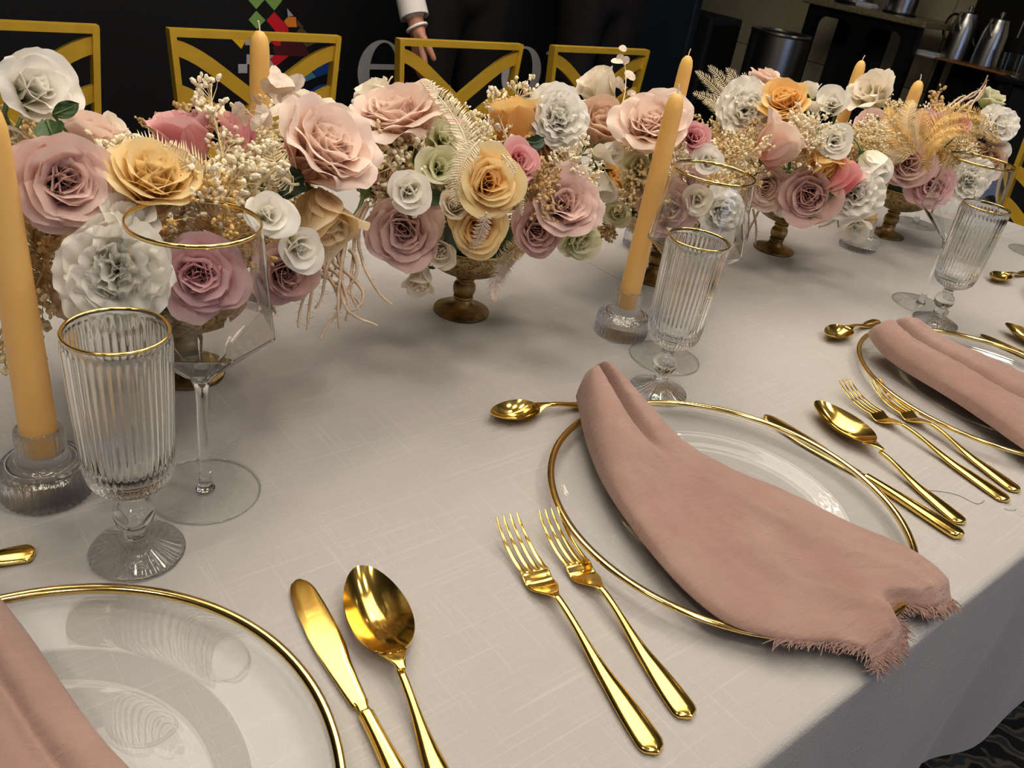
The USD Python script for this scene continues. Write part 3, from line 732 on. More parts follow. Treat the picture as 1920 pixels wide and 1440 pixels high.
def napkin(label, Lp, Rp, hz, tc, cd, ridge, seed, fringe=True, notch=.0):
    """folded cloth: left and right outline (world xy, from the tip down), height profile hz(s), crease at tc(s) of depth cd(s)"""
    Lp, Rp = spl(Lp, 80), spl(Rp, 80)
    nS, nT = 80, 64
    o = (Lp[0] + Rp[-1]) / 2
    t = thing('napkin', label, 'napkin', (o[0], o[1], T0), 0, None)
    s = np.linspace(0, 1, nS)[:, None]; a = np.linspace(-1, 1, nT)[None]
    w = (a + 1) / 2
    se = s * (1 - notch * np.exp(-((w - .50) / .13) ** 2)) * 79; i0 = np.clip(se.astype(int), 0, 78); fr_ = (se - i0)[..., None]
    xy = (Lp[i0] * (1 - fr_) + Lp[i0 + 1] * fr_) * (1 - w[..., None]) + (Rp[i0] * (1 - fr_) + Rp[i0 + 1] * fr_) * w[..., None] - o
    z0, H = hz(s)
    dome = np.maximum(1 - np.abs(a) ** 3.2, 0) ** (1 / 2.2)
    cr = cd(s) * np.exp(-np.abs((a - tc(s)) / .11) ** 1.5)
    rg = ridge(s, a)
    n = meshkit.fbm(np.stack([xy[..., 0] * 26 + seed, xy[..., 1] * 12, 0 * xy[..., 0]], -1), 3, seed) - .5
    n2 = meshkit.fbm(np.stack([xy[..., 0] * 90 + seed, xy[..., 1] * 300, 0 * xy[..., 0] + 4], -1), 2, seed + 7) - .5
    endk = np.clip(s / .05, 0, 1) ** .5
    z = z0 + H * dome * (1 - cr) * (.35 + .65 * endk) + rg * dome + n * .011 * dome + n2 * .0022 * dome
    bot = z0 - .0012 + 0 * a
    V = np.vstack([np.c_[xy.reshape(-1, 2), z.reshape(-1)], np.c_[xy.reshape(-1, 2), np.minimum(bot, z - .0008).reshape(-1)]])
    g = gridf(nS, nT); f = [g, g[:, ::-1] + nS * nT]
    ring = np.r_[np.arange(nT), np.arange(1, nS) * nT + nT - 1, (nS - 1) * nT + np.arange(nT - 2, -1, -1), np.arange(nS - 2, 0, -1) * nT]
    r2 = np.roll(ring, -1); N = nS * nT
    f += [np.stack([ring, r2, r2 + N], 1), np.stack([ring, r2 + N, ring + N], 1)]
    m = trimesh.Trimesh(V, np.vstack(f), process=False); m.fix_normals()
    obj('cloth', vf(m), NAPKIN, t, 60)
    if fringe:
        rng = np.random.default_rng(seed); ms = []
        edge = [(xy[-1, j], z[-1, j], xy[-1, j] - xy[-6, j]) for j in range(nT)] + [(xy[i, 0], z[i, 0], xy[i, 0] - xy[i, 5]) for i in range(62, nS)]
        for e, ze, d in edge:
            for _ in range(9):
                d0 = d / np.linalg.norm(d); q = rng.normal(0, .35); dd = np.array([d0[0] * math.cos(q) - d0[1] * math.sin(q), d0[0] * math.sin(q) + d0[1] * math.cos(q)])
                L = rng.uniform(.004, .011); b = e + rng.normal(0, .0015, 2) - dd * .004
                P = np.array([[*b, ze - .0002], [*(b + dd * L * .6), ze - .0005 - rng.uniform(0, .001)], [*(b + dd * (L + .003) + rng.normal(0, .0015, 2)), max(ze - rng.uniform(0.001, .005), .003)]])
                ms.append(tube(P, [.0005, .00045, .0003], 4, False))
        obj('fringe', cat(ms), NAPKIN, t, False, kind='stuff')
    return t


def wl(px, z): return np.array([W(u, v, z=z)[:2] for u, v in px])


def sm(x, a, b): q = np.clip((x - a) / (b - a), 0, 1); return q * q * (3 - 2 * q)


# middle napkin: tip folded over towards the flowers, frayed end at the table edge
LB = wl([(1078, 752), (1092, 806), (1128, 900), (1188, 992), (1258, 1078), (1312, 1130), (1375, 1172), (1490, 1200), (1590, 1206), (1652, 1232)], .02)
RB = wl([(1112, 728), (1165, 752), (1232, 800), (1302, 850), (1400, 893), (1500, 932), (1600, 978), (1690, 1016), (1752, 1056), (1796, 1106)], .022)
napkin('dusty pink frayed gauze napkin lying fan-folded across the middle charger', LB, RB,
       lambda s: (.0200 + .006 * np.exp(-(s / .12) ** 2) - .010 * sm(s, .955, 1.0), .030 * np.exp(-(s / .35) ** 2) + .010 - .004 * s),
       lambda s: .10 + .25 * s, lambda s: .55 * (1 - sm(s, .22, .42)),
       lambda s, a: .0035 * sm(s, .35, .6) * np.exp(-((a - .30 - .18 * s) / .10) ** 2) + .0035 * sm(s, .5, .75) * np.exp(-((a + .25) / .12) ** 2) + .003 * sm(s, .55, .8) * np.exp(-((a - .75) / .07) ** 2), 3, notch=.085)
# right napkin: two soft rolls with a deep valley between
LC = wl([(1622, 636), (1664, 676), (1752, 728), (1850, 792), (1925, 845), (2010, 900), (2080, 940)], .02)
RC = wl([(1700, 628), (1772, 656), (1862, 690), (1940, 722), (2040, 760), (2130, 800), (2190, 830)], .022)
napkin('dusty pink napkin folded into two long rolls on the right-hand charger', LC, RC,
       lambda s: (.0200 + .010 * np.exp(-(s / .15) ** 2) - .012 * sm(s, .82, 1.0), .030 - .010 * s),
       lambda s: -.12 + .06 * s, lambda s: .80 * (1 - .35 * s), lambda s, a: 0 * s * a, 11)
# left napkin, mostly outside the picture
o = np.array(PL[0]) - np.array(PL[1])
RA = wl([(-40, 1060), (0, 1122), (62, 1196), (130, 1296), (196, 1384), (262, 1455)], .024)
RA = np.vstack([RA, RA[-1] + (RA[-1] - RA[-2]) * 1.0])
LA = RA + np.array([[-.03, -.004]] * 1 + [[-.07, 0]] + [[-.10, 0]] * (len(RA) - 2))
napkin('dusty pink napkin on the nearest charger, cut by the left edge of the picture', LA, RA,
       lambda s: (.0200 - .010 * sm(s, .85, 1.0) + 0 * s, .024 - .008 * s), lambda s: .45 + 0 * s, lambda s: .55 * (1 - .3 * s), lambda s, a: 0 * s * a, 5)


# ---- cutlery, lying along +y with the working end forward; z is the height above the cloth
def handle(y0, y1, L, zneck, flip=1):
    """tapering handle from the neck (y0) back to the rounded end (y1 < y0)"""
    k = 34; q = np.linspace(0, 1, k); y = y0 + (y1 - y0) * q
    w = .0029 + .0068 * sm(q, .15, .93) * 1.0; w = np.where(q > .93, w * np.sqrt(np.maximum(1 - ((q - .93) / .0701) ** 2, 0.02)), w)
    th = .0019 + .0002 * q; z = zneck * (1 - sm(q, 0, .55)) * np.ones(k) + .0022 + .0018 * np.sin(PI * q)
    return ribbon(np.c_[np.zeros(k), y, z], w, th, .0013 * sm(q, .1, .6), 14, 2.3)


def make_fork(label, L, loc, rz, wd=1.0):
    t = thing('fork', label, 'fork', (*loc, T0), rz, None)
    # tip at y=0, end at y=-L
    yr, yn = -.052, -.088                                          # tine roots, neck
    obj('handle', handle(yn, -L, L, .009), GOLD, t, 40)
    k = 22; q = np.linspace(0, 1, k); y = yr + (yn - yr) * q
    w = (.0122 * wd) * (1 - sm(q, .35, 1.0) ** 1.2) + .0029 * sm(q, .35, 1.0); w = np.where(q < .06, w * (.97 + .03 * q / .06), w)
    zc = .0030 + .0080 * sm(q, .25, 1.0) + .0035 * (1 - sm(q, 0, .3))
    obj('head', ribbon(np.c_[0 * y, y, zc], w, .00095, -.0012 * (1 - sm(q, .6, 1)), 16, 4), GOLD, t, 40)
    for i in range(4):
        x = (-1.5 + i) * .0062 * wd; q = np.linspace(0, 1, 18); y = yr - .0015 + (-yr + .0015) * q
        z = .0063 + .0022 * q + .011 * q ** 2.2 - .002 * np.sin(PI * q)
        w = .00225 * wd * (1 - .62 * q); w[-1] *= .5
        obj('tine', ribbon(np.c_[x * (1 + .06 * np.sin(PI * q)), y, z], w, .00095 - .0003 * q, 0, 8, 3), GOLD, t, 40)
    return t


def make_spoon(label, L, loc, rz, bl=.084, bw=.0218):
    t = thing('spoon', label, 'spoon', (*loc, T0), rz, None)
    yn = -bl
    obj('handle', handle(yn - .012, -L, L, .009), GOLD, t, 40)
    # bowl: egg outline, hollow, with thickness
    nr, na = 12, 56; ph = np.arange(na) * 2 * PI / na; rr = np.linspace(0, 1, nr)[:, None]
    ex = bw * np.sin(ph) * (1 - .16 * np.cos(ph)); ey = -bl / 2 + bl / 2 * np.cos(ph)
    X = rr * ex; Y = -bl / 2 + rr * (ey + bl / 2); d = .0125 if bl > .07 else .0095
    Z = .0018 + d * rr ** 2 + .002 * (Y > -bl / 2) * 0
    top = np.stack([X, Y, Z + .0011], -1); botm = np.stack([X * (1 + .02), Y, Z - .0], -1)
    v = np.vstack([top.reshape(-1, 3), botm.reshape(-1, 3)]); g = gridf(nr, na, True); e = (nr - 1) * na; j = np.arange(na); j2 = (j + 1) % na; N = nr * na
    f = np.vstack([g, g[:, ::-1] + N, np.stack([e + j, e + j2, N + e + j2], 1), np.stack([e + j, N + e + j2, N + e + j], 1)])
    obj('bowl', (v, f), GOLD, t, 50)
    k = 12; q = np.linspace(0, 1, k)
    obj('neck', ribbon(np.c_[0 * q, yn + .004 + (-.018) * q, (.0128 if bl > .07 else .0098) + .0022 * np.sin(PI * q * .6)], .0075 * (1 - q) ** 1.6 + .0030, .0013, 0, 10), GOLD, t, 40)
    return t


def make_knife(label, L, loc, rz, flip=1):
    t = thing('knife', label, 'knife', (*loc, T0), rz, None)
    bl = .118
    q = np.linspace(0, 1, 40); y = -bl * q
    # back edge nearly straight, cutting edge bellied with a soft shoulder
    rt = np.interp(q, [0, .012, .04, .10, .25, .45, .58, .70, .85, 1], [.0022, .0046, .0068, .0086, .0098, .0102, .0096, .0072, .0060, .0052])
    lf = np.interp(q, [0, .012, .04, .10, .25, .45, .58, .70, .85, 1], [.0022, .0050, .0074, .0096, .0114, .0120, .0114, .0100, .0080, .0060])
    if flip < 0: rt, lf = lf, rt
    xc, hw = (rt - lf) / 2, (rt + lf) / 2
    obj('blade', ribbon(np.c_[xc, y, np.full(40, .0032)], hw, .00085 + .0006 * q, 0.0002, 12, 3.2), GOLD, t, 40)
    q = np.linspace(0, 1, 8)
    obj('bolster', ribbon(np.c_[0 * q, -bl + .002 - .010 * q, np.full(8, .0034)], .0050 - .0012 * np.sin(PI * q), .0020 - .0005 * np.sin(PI * q), 0, 12, 3), GOLD, t, 40)
    k = 30; q = np.linspace(0, 1, k); y = -bl - .008 + (-L + bl + .008) * q
    w = .0050 + .0045 * sm(q, .05, .9); w = np.where(q > .94, w * np.sqrt(np.maximum(1 - ((q - .94) / .0601) ** 2, .03)), w)
    obj('handle', ribbon(np.c_[0 * q, y, .0040 + .0006 * np.sin(PI * q)], w, .0034 + .0004 * q, .0006, 16, 2.6), GOLD, t, 40)
    return t


def lay(maker, label, tip, end, L, **k):
    d = np.array(tip) - np.array(end); rz = math.atan2(d[1], d[0]) - PI / 2
    return maker(label, L, tip, rz, **k)


lay(make_fork, 'larger gold dinner fork, left of the pair beside the middle charger', (.374, .381), (.330, .161), .220)
lay(make_fork, 'smaller gold salad fork between the dinner fork and the middle charger', (.410, .371), (.370, .171), .203, wd=.95)
lay(make_knife, 'gold knife right of the nearest charger, broad blade towards the flowers', (.206, .409), (.192, .292), .235)
lay(make_spoon, 'gold soup spoon right of the knife at the nearest place, bowl reflecting the ceiling', (.245, .390), (.213, .255), .205)
lay(make_knife, 'gold knife half hidden behind the right rim of the middle charger', (.753, .396), (.752, .170), .228)
lay(make_spoon, 'gold soup spoon between the knife and the two farther forks', (.820, .378), (.777, .178), .205)
lay(make_fork, 'gold dinner fork beside the right-hand charger, left of its pair', (.892, .389), (.862, .170), .220)
lay(make_fork, 'gold salad fork next to the rim of the right-hand charger', (.934, .372), (.892, .172), .203, wd=.95)
lay(make_knife, 'gold knife at the right edge beyond the right-hand charger', (1.280, .392), (1.272, .17), .228)
lay(make_spoon, 'gold soup spoon cut by the right edge of the picture', (1.338, .385), (1.31, .18), .205)
lay(make_fork, 'gold fork lying out of view beside the farthest charger', (1.415, .385), (1.39, .18), .210)
lay(make_spoon, 'small gold dessert spoon touching the folded tip of the middle napkin', (.463, .519), (.606, .494), .148, bl=.054, bw=.0165)
lay(make_spoon, 'small gold dessert spoon above the right-hand charger beside the rolled napkin', (1.005, .482), (1.146, .487), .146, bl=.054, bw=.0165)
lay(make_spoon, 'small gold dessert spoon at the left edge, only its handle end showing', (-.084, .545), (.061, .523), .147, bl=.054, bw=.0165)
lay(make_spoon, 'farthest small gold dessert spoon at the right edge of the table', (1.548, .497), (1.692, .492), .146, bl=.054, bw=.0165)


# ---- glasses
def make_wine(label, x, y, rz):
    t = thing('wine_glass', label, 'glass', (x, y, TG), rz, None)
    H, nf, n = .229, 7, 168
    ph = np.arange(n) * 2 * PI / n; sec = 2 * PI / nf
    poly = math.cos(sec / 2) / np.cos((ph + 1e-6) % sec - sec / 2)          # unit polygon radius (corner = 1)
    rdg = np.exp(-(((ph + sec / 2) % sec - sec / 2) / .045) ** 2)
    zs = np.r_[np.linspace(.1045, .146, 10), np.linspace(.1475, H, 22)]

    def rad(z, off):
        if z < .147:
            q = np.clip((z - .1045) / .0425, 0, 1); R = .006 + (.0545 - .006) * q; k = 1.0 * sm(np.array(q), .0, .2)
        else:
            q = (z - .147) / (H - .147); R = .0545 + (.0440 - .0545) * q ** 1.05; k = .95 * (1 - sm(np.array(q), .0, .85))
        return R * (1 - k + k * poly) * (1 + .020 * k * rdg * (z < .1475)) - off
    rows = [np.c_[rad(z, 0) * np.cos(ph), rad(z, 0) * np.sin(ph), np.full(n, z)] for z in zs]
    ins = [np.c_[np.maximum(rad(z, .0011), 0.0005) * np.cos(ph), np.maximum(rad(z, .0011), .0005) * np.sin(ph), np.full(n, z + (.0022 if z < .147 else 0) * (1 - (z - .1045) / .0425))] for z in zs[::-1]]
    rows = rows + ins
    v = np.array(rows).reshape(-1, 3); obj('bowl', (v, gridf(len(rows), n, True)), BOWL_GLASS, t, 14)
    obj('gold_rim', lathe([(.0443, H - .0022), (.0446, H - .0004), (.0440, H + .0007), (.0431, H - .0002), (.0430, H - .0022), (.0436, H - .0028)], 72, closed=True), GOLD_RIM, t, True)
    st = [(0, .0026), (.0075, .0028), (.0060, .0060), (.0050, .012), (.0044, .020), (.0042, .05), (.0042, .08), (.0048, .096), (.0070, .1040), (.0075, .1062), (0, .1072)]
    obj('stem', lathe(spl(st, 50), 32), FLUTE_GLASS, t, True)
    obj('foot', lathe([(0, 0), (.040, 0), (.0425, .0006), (.0428, .0012), (.041, .0019), (.02, .0026), (.0078, .0040), (0, .0044)], 72), FOOT_GLASS, t, 40)
    obj('foot_edge', lathe([(.0424, .0002), (.0431, .0007), (.0431, .0014), (.0424, .0018), (.0418, .0010)], 72, closed=True), GLASS, t, True)
    return t


def make_flute(label, x, y):
    t = thing('ribbed_flute_glass', label, 'glass', (x, y, TG), 0, None)
    H, n, rib = .181, 200, 40
    fr = lambda a, z: 1 + .019 * np.cos(rib * ph) * a
    ph = np.arange(n) * 2 * PI / n
    out = [(.0068, .054), (.0125, .058), (.0215, .0635), (.0265, .070), (.0285, .078), (.0292, .09), (.0305, .12), (.0316, .150), (.0322, .170), (.0323, .1745), (.0318, .1765), (.0318, H)]
    ins = [(.0296, H), (.0296, .176), (.0290, .150), (.0280, .12), (.0268, .095), (.0245, .082), (.018, .073), (.008, .0695), (0, .069)]
    am = lambda r, z: np.clip((z - .058) / .008, 0, 1) * np.clip((.1765 - z) / .004, 0, 1)
    oo = spl(out, 44); rows = [np.c_[r * fr(am(r, z), z) * np.cos(ph), r * fr(am(r, z), z) * np.sin(ph), np.full(n, z)] for r, z in oo]
    rows += [np.c_[max(r, 1e-4) * np.cos(ph), max(r, 1e-4) * np.sin(ph), np.full(n, z)] for r, z in spl(ins, 26)]
    rows = [np.c_[1e-4 * np.cos(ph), 1e-4 * np.sin(ph), np.full(n, .0535)]] + rows
    obj('bowl', (np.array(rows).reshape(-1, 3), gridf(len(rows), n, True)), FLUTE_GLASS, t, 50)
    obj('gold_rim', lathe([(.0317, H - .0009), (.0321, H + .0003), (.0316, H + .0010), (.0304, H + .0010), (.0298, H + .0003), (.0299, H - .0009)], 72, closed=True), GOLD_RIM, t, True)
    kn = [(0, .0155), (.0080, .0158), (.0078, .0195), (.0072, .0235), (.0085, .0262), (.0120, .030), (.0138, .0365), (.0122, .043), (.0086, .047), (.0070, .050), (.0068, .0532), (0, .0534)]
    obj('knob_stem', lathe(spl(kn, 44), 40), GLASS, t, True)
    fph = np.arange(160) * 2 * PI / 160
    ft = [(0, 0), (.0310, 0), (.0325, .0008), (.0328, .0022), (.0315, .0036), (.026, .0058), (.018, .0095), (.011, .0132), (.0085, .0152), (0, .0154)]
    obj('foot', lathe(ft, 160, lambda p, k, q: 1 + (.02 * np.cos(32 * p) if 4 <= k <= 7 else 0)), HOLDER_GLASS, t, 50)
    return t


make_wine('large clear faceted wine glass with a gold rim nearest the camera', .188, .539, .25)
w0 = stage.GetPrimAtPath('/World/wine_glass')
for x, y, r, lb in ((.747, .543, .6, 'clear faceted wine glass behind the middle ribbed flute'), (1.298, .498, .1, 'clear faceted wine glass behind the far ribbed flute, upper right'), (1.739, .743, .4, 'farthest clear wine glass, its foot showing beyond the last brass compote'), (1.850, .548, .9, 'clear wine glass cut off by the right edge, only part of its foot showing')):
    dup(w0, (x, y, TG), r, lb)
make_flute('ribbed champagne flute with a gold rim nearest the camera, at the left', .121, .493)
f0 = stage.GetPrimAtPath('/World/ribbed_flute_glass')
for x, y, lb in ((.677, .489, 'middle ribbed champagne flute behind the napkin tip'), (1.252, .450, 'far ribbed champagne flute at the upper right'), (1.785, .47, 'ribbed champagne flute beyond the right edge of the picture')):
    dup(f0, (x, y, TG), 0, lb)

# ---- candles in glass holders
def make_holder(label, x, y):
    t = thing('candle_holder', label, 'candle holder', (x, y, TG), 0, None)
    pr = [(0, 0), (.0305, 0), (.0325, .0015), (.0330, .004), (.0330, .0225), (.0318, .0265), (.0285, .0285), (.0235, .0295), (.0200, .031), (.0182, .034), (.0172, .040), (.0172, .055), (.0165, .0585), (.0148, .0595), (.0136, .058), (.0134, .040), (.0125, .0375), (0, .037)]
    obj('glass', lathe(pr, 144, lambda p, k, q: 1 + (.016 * np.cos(36 * p) if 2 <= k <= 4 else .018 * np.cos(24 * p) if 10 <= k <= 11 else 0)), HOLDER_GLASS, t, 45)
    obj('inner_ring', lathe([(.0222, .0292), (.0240, .0300), (.0258, .0292), (.0240, .0284)], 72, closed=True), HOLDER_GLASS, t, True)
    return t


def make_candle(label, x, y, L=.2565, rz=0.0):
    t = thing('taper_candle', label, 'candle', (x, y, TG + .0378), rz, None)
    pr = [(0, 0), (.0118, 0), (.0124, .002), (.0128, .03), (.0124, .08), (.0112, .16), (.0100, L - .022), (.0096, L - .014), (.0078, L - .006), (.0040, L - .001), (0, L)]
    obj('wax', lathe(pr, 40), CANDLE, t, 50)
    obj('wick', tube(spl([(0, 0, L - .002), (.0004, 0, L + .005), (.0016, .0006, L + .009)], 6), .0009, 6), WICK, t)
    return t


CND = [(.085, .592, 'pale amber taper candle at the left edge, nearest the camera'), (.742, .615, 'pale amber taper candle before the third flower bowl, in the middle of the table'), (1.440, .698, 'pale amber taper candle beside the last brass compote, front row'),
       (.379, .872, 'taper candle behind the leftmost flowers, standing before the coloured emblem'), (1.008, .832, 'taper candle behind the large blush rose, before the teal column'), (1.518, .853, 'taper candle behind the fourth flower bowl, its tip against the dark buffet')]
HLB = ['clear ribbed glass candle holder nearest the camera at the left edge', 'clear ribbed glass candle holder beside the middle flute', 'clear ribbed glass candle holder in front of the last brass compote', 'candle holder hidden behind the leftmost flowers', 'candle holder hidden behind the third flower bowl', 'candle holder hidden behind the fourth flower bowl']
for k, (x, y, lb) in enumerate(CND):
    if k == 0:
        h0 = make_holder(HLB[0], x, y); k0 = make_candle(lb, x, y)
    else:
        dup(h0, (x, y, TG), 0, HLB[k]); dup(k0, (x, y, TG + .0378), k, lb)

t = thing('loose_hair', 'fine loose hair lying on the cloth below the far forks', 'hair', (0, 0, 0))
C = spl([W(u, v, z=.0006) for u, v in ((1738, 919), (1768, 922), (1800, 930), (1824, 942), (1846, 938))], 40)
obj('strand', tube(C, .00022, 5), HAIRM, t)
obj('strand', tube(spl([W(u, v, z=.0006) for u, v in ((1882, 953), (1895, 957), (1906, 954))], 20), .00018, 5), HAIRM, t)

# ------------------------------------------------------------------ flower bowls (brass compotes)
ROW = [(.240, .723), (.584, .741), (.926, .730), (1.250, .747), (1.587, .724)]


def make_compote(label, x, y, rz):
    t = thing('brass_compote', label, 'footed bowl', (x, y, TG), rz, None)
    st = [(0, 0), (.0345, 0), (.0352, .0012), (.0345, .0030), (.026, .0055), (.017, .0080), (.0122, .0125), (.0112, .0175), (.0125, .0195), (.0120, .0215), (.0105, .0228)]
    kn = [(.0105, .0228), (.0128, .0255), (.0140, .0310), (.0132, .0370), (.0108, .0405), (.0104, .0425), (.0118, .0440), (.0118, .0460), (.0098, .0475), (.0100, .0500), (0, .0505)]
    obj('foot', lathe(st + [(0, .023)], 56), BRASS, t, 40)
    obj('stem', lathe(spl(kn[:-1], 40).tolist() + [(0, .0505)], 40), BRASS, t, 40)
    bo = [(0, .0495), (.0100, .0498), (.024, .0535), (.040, .0605), (.052, .070), (.0585, .082), (.0605, .093), (.0600, .0945), (.0580, .0935), (.0560, .083), (.049, .072), (.036, .064), (.018, .058), (0, .057)]
    obj('bowl', lathe(spl(bo, 70), 96), BRASS_RELIEF, t, 50)
    obj('rim_band', lathe([(.0596, .0915), (.0616, .0925), (.0620, .0940), (.0606, .0952), (.0590, .0945)], 72, closed=True), BRASS, t, True)
    foam = m3.Manifold.sphere(1, 40).scale([.054, .054, .05]).translate([0, 0, .092]).trim_by_plane([0, 0, 1], .075)
    obj('floral_foam', foam, LEAF_DARK, t, True)
    return t


CLB = ['antique brass footed bowl of the first flower arrangement, seen through the wine glass', 'antique brass footed bowl of the second arrangement, its foot fully in view', 'antique brass footed bowl partly behind the middle flute and candle', 'antique brass footed bowl of the fourth arrangement, right of the middle glasses', 'smallest-looking brass footed bowl, last in the row, behind the right candle']
b0 = make_compote(CLB[0], *ROW[0], .3)
for k in range(1, 5): dup(b0, (*ROW[k], TG), k * 1.1, CLB[k])
ROOTS = [np.array([x, y, T0 + .10]) for x, y in ROW]


def hit(k, u, v, d=0.0, a=.160, b=.118, c=.105, zc=.188):
    """where the line of sight through (u, v) meets the dome of arrangement k; d metres nearer"""
    D = ray(u, v); C = np.array([ROW[k][0], .735, T0 + zc]); S = np.array([a, b, c])
    o = (CAM - C) / S; q = D / S
    A, B, Cc = q @ q, 2 * q @ o, o @ o - 1; disc = B * B - 4 * A * Cc
    t = (-B - math.sqrt(disc)) / (2 * A) if disc > 0 else -B / (2 * A)
    return CAM + D * (t - d / np.linalg.norm(D))


def petal(L, Wd, th0, th1, p, r0, z0, phi, wrap, curl, roll, ruf, rfq, point, rnd, nS=9, nT=9, spiral=0.0, serr=0.0):
    s = np.linspace(0, 1, nS)[:, None]; t = np.linspace(-1, 1, nT)[None]
    ss = np.linspace(0, 1, 40); th = th0 + (th1 - th0) * ss ** p + curl * np.maximum(ss - .68, 0) ** 1.5 * 5.6
    R = r0 + np.r_[0, np.cumsum((np.sin(th[1:]) + np.sin(th[:-1])) / 2 * L / 39)]; Z = np.r_[0, np.cumsum((np.cos(th[1:]) + np.cos(th[:-1])) / 2 * L / 39)]
    ph = rnd.uniform(0, 6.28, 4)
    edge = 1 - .20 * np.abs(t) ** 2.4 + point * np.exp(-(t / .16) ** 2) + .025 * np.sin(3 * t + ph[0]) + serr * np.sin(19 * t + ph[1]) + serr * .7 * np.sin(31 * t + ph[2])
    sv = s * np.clip(edge, .5, 1.15)
    sc = np.clip(sv, 0, 1)
    r = np.interp(sc, ss, R); z = np.interp(sc, ss, Z); a = np.interp(sc, ss, th)
    w = Wd * (.30 + .70 * np.sin(PI / 2 * np.clip(s / .72, 0, 1)) ** .9) * (1 - .12 * np.clip((s - .75) / .25, 0, 1) ** 2)
    Rw = np.maximum(r, .18 * L) * wrap + (1 - wrap) * L * 1.1
    ang = t * w / Rw
    x = r - Rw * (1 - np.cos(ang)) + spiral * t * L * .12
    y = Rw * np.sin(ang)
    d = roll * L * np.abs(t) ** 3 * s ** 2 + ruf * L * s ** 2.2 * np.sin(rfq * t + ph[3] + 2.2 * s) * (.35 + .65 * np.abs(t)) + .012 * L * s * np.sin(5 * t + 4 * s + ph[2])
    x = x + d * np.cos(a); z = z - d * np.sin(a) + z0
    c, sn = math.cos(phi), math.sin(phi)
    V = np.stack([x * c - y * sn, x * sn + y * c, z], -1).reshape(-1, 3)
    uv = np.stack([np.broadcast_to(t, x.shape) * .5 + .5, np.broadcast_to(s, x.shape)], -1).reshape(-1, 2)
    return (V, gridf(nS, nT)), uv


KIND = dict(  # petals, openness, outer length, inner length, tilt range (deg), ruffle, serration, point, width
    garden=dict(n=40, op=1.0, Lo=1.00, Li=.64, t1=84, ruf=.060, serr=.007, pt=.10, w=.56, cup=.92),
    rose=dict(n=32, op=.9, Lo=1.02, Li=.80, t1=76, ruf=.034, serr=.0, pt=.085, w=.62, cup=1.0),
    cup=dict(n=22, op=.55, Lo=1.45, Li=1.28, t1=40, ruf=.035, serr=.004, pt=.09, w=.72, cup=1.0),
    bud=dict(n=10, op=.2, Lo=1.95, Li=1.75, t1=15, ruf=.010, serr=.0, pt=.04, w=.85, cup=1.0),
    spray=dict(n=17, op=.85, Lo=1.05, Li=.70, t1=72, ruf=.035, serr=.004, pt=.03, w=.62, cup=.95),
    lis=dict(n=15, op=.9, Lo=1.15, Li=.80, t1=66, ruf=.060, serr=.012, pt=.0, w=.72, cup=.9),
    carn=dict(n=27, op=1.0, Lo=1.02, Li=.86, t1=80, ruf=.085, serr=.014, pt=.0, w=.74, cup=.7))


def build_flower(t, kind, R, col, n, rnd, sepals=5, fine=1.0, centre=None):
    """petals spiralling out from the middle, round the axis n; all in the thing's own frame, calyx at the origin"""
    K = KIND[kind]; F = frame(n, rnd.uniform(0, 6.28)); N = K['n']
    if R < .022: N = max(8, int(N * .7))
    made = []
    big = R > .035
    for i in range(N):
        f = i / (N - 1.0); phi = i * 2.39996 + rnd.normal(0, .42 if kind in ('garden', 'rose', 'lis') else .2)
        L = R * (K['Li'] + (K['Lo'] - K['Li']) * f) * rnd.uniform(.88, 1.08)
        g = f ** {'carn': .8, 'garden': 1.75, 'rose': 1.6}.get(kind, 1.25)
        th1 = math.radians(K['t1']) * g * rnd.uniform(.78, 1.14) + math.radians(2)
        th0 = math.radians(-14 + 34 * f * K['op'] + (8 if kind == 'cup' else 0) + (16 if kind == 'bud' else 0) + (10 * f if kind == 'lis' else 0))
        if kind == 'bud': th1 = math.radians(-16 + 26 * f)
        if kind == 'cup': th1 = math.radians(-10 + 44 * f ** 1.6)
        wd = R * (.26 + (K['w'] - .26) * f ** .7) * rnd.uniform(.92, 1.08)
        r0 = R * (.035 + .10 * f); z0 = R * (.10 * (1 - f))
        if kind == 'bud': r0 = R * (.05 + .22 * f)
        if kind == 'cup': r0 = R * (.05 + .24 * f)
        wrap = (1 - .55 * f * K['op']) * K['cup']
        curl = (.10 + .9 * f ** 1.5) * K['op'] * (.5 if kind == 'carn' else 1.0) * rnd.uniform(.6, 1.3)
        (V, fc), uv = petal(L, wd, th0, th1, 1.0 + .5 * f, r0, z0, phi, wrap, curl * .5, .05 * f * K['op'] + .01, K['ruf'] * rnd.uniform(.6, 1.4), 7 if kind != 'carn' else 13, K['pt'] * rnd.uniform(.2, 1.2) * f, rnd,
                            nS=int((11 if big else 7) * fine) + 1, nT=int((13 if big else 9) * fine) + (9 if K['serr'] > .01 else 0), spiral=1 - f, serr=K['serr'])
        made.append((V, fc, uv, PM[centre] if (centre and f < .45) else PM[col]))
    ext = np.percentile(np.concatenate([np.hypot(m[0][:, 0], m[0][:, 1]) for m in made]), 97.5)
    zs = R / ext
    if kind in ('bud', 'cup'): zs = {'bud': 2.15, 'cup': 1.75}[kind] * R / max(m[0][:, 2].max() for m in made)
    sc = np.array([R / ext, R / ext, zs])
    for V, fc, uv, pm in made:
        obj('petal', ((V * sc) @ F.T, fc), pm, t, True, uv)
    return F


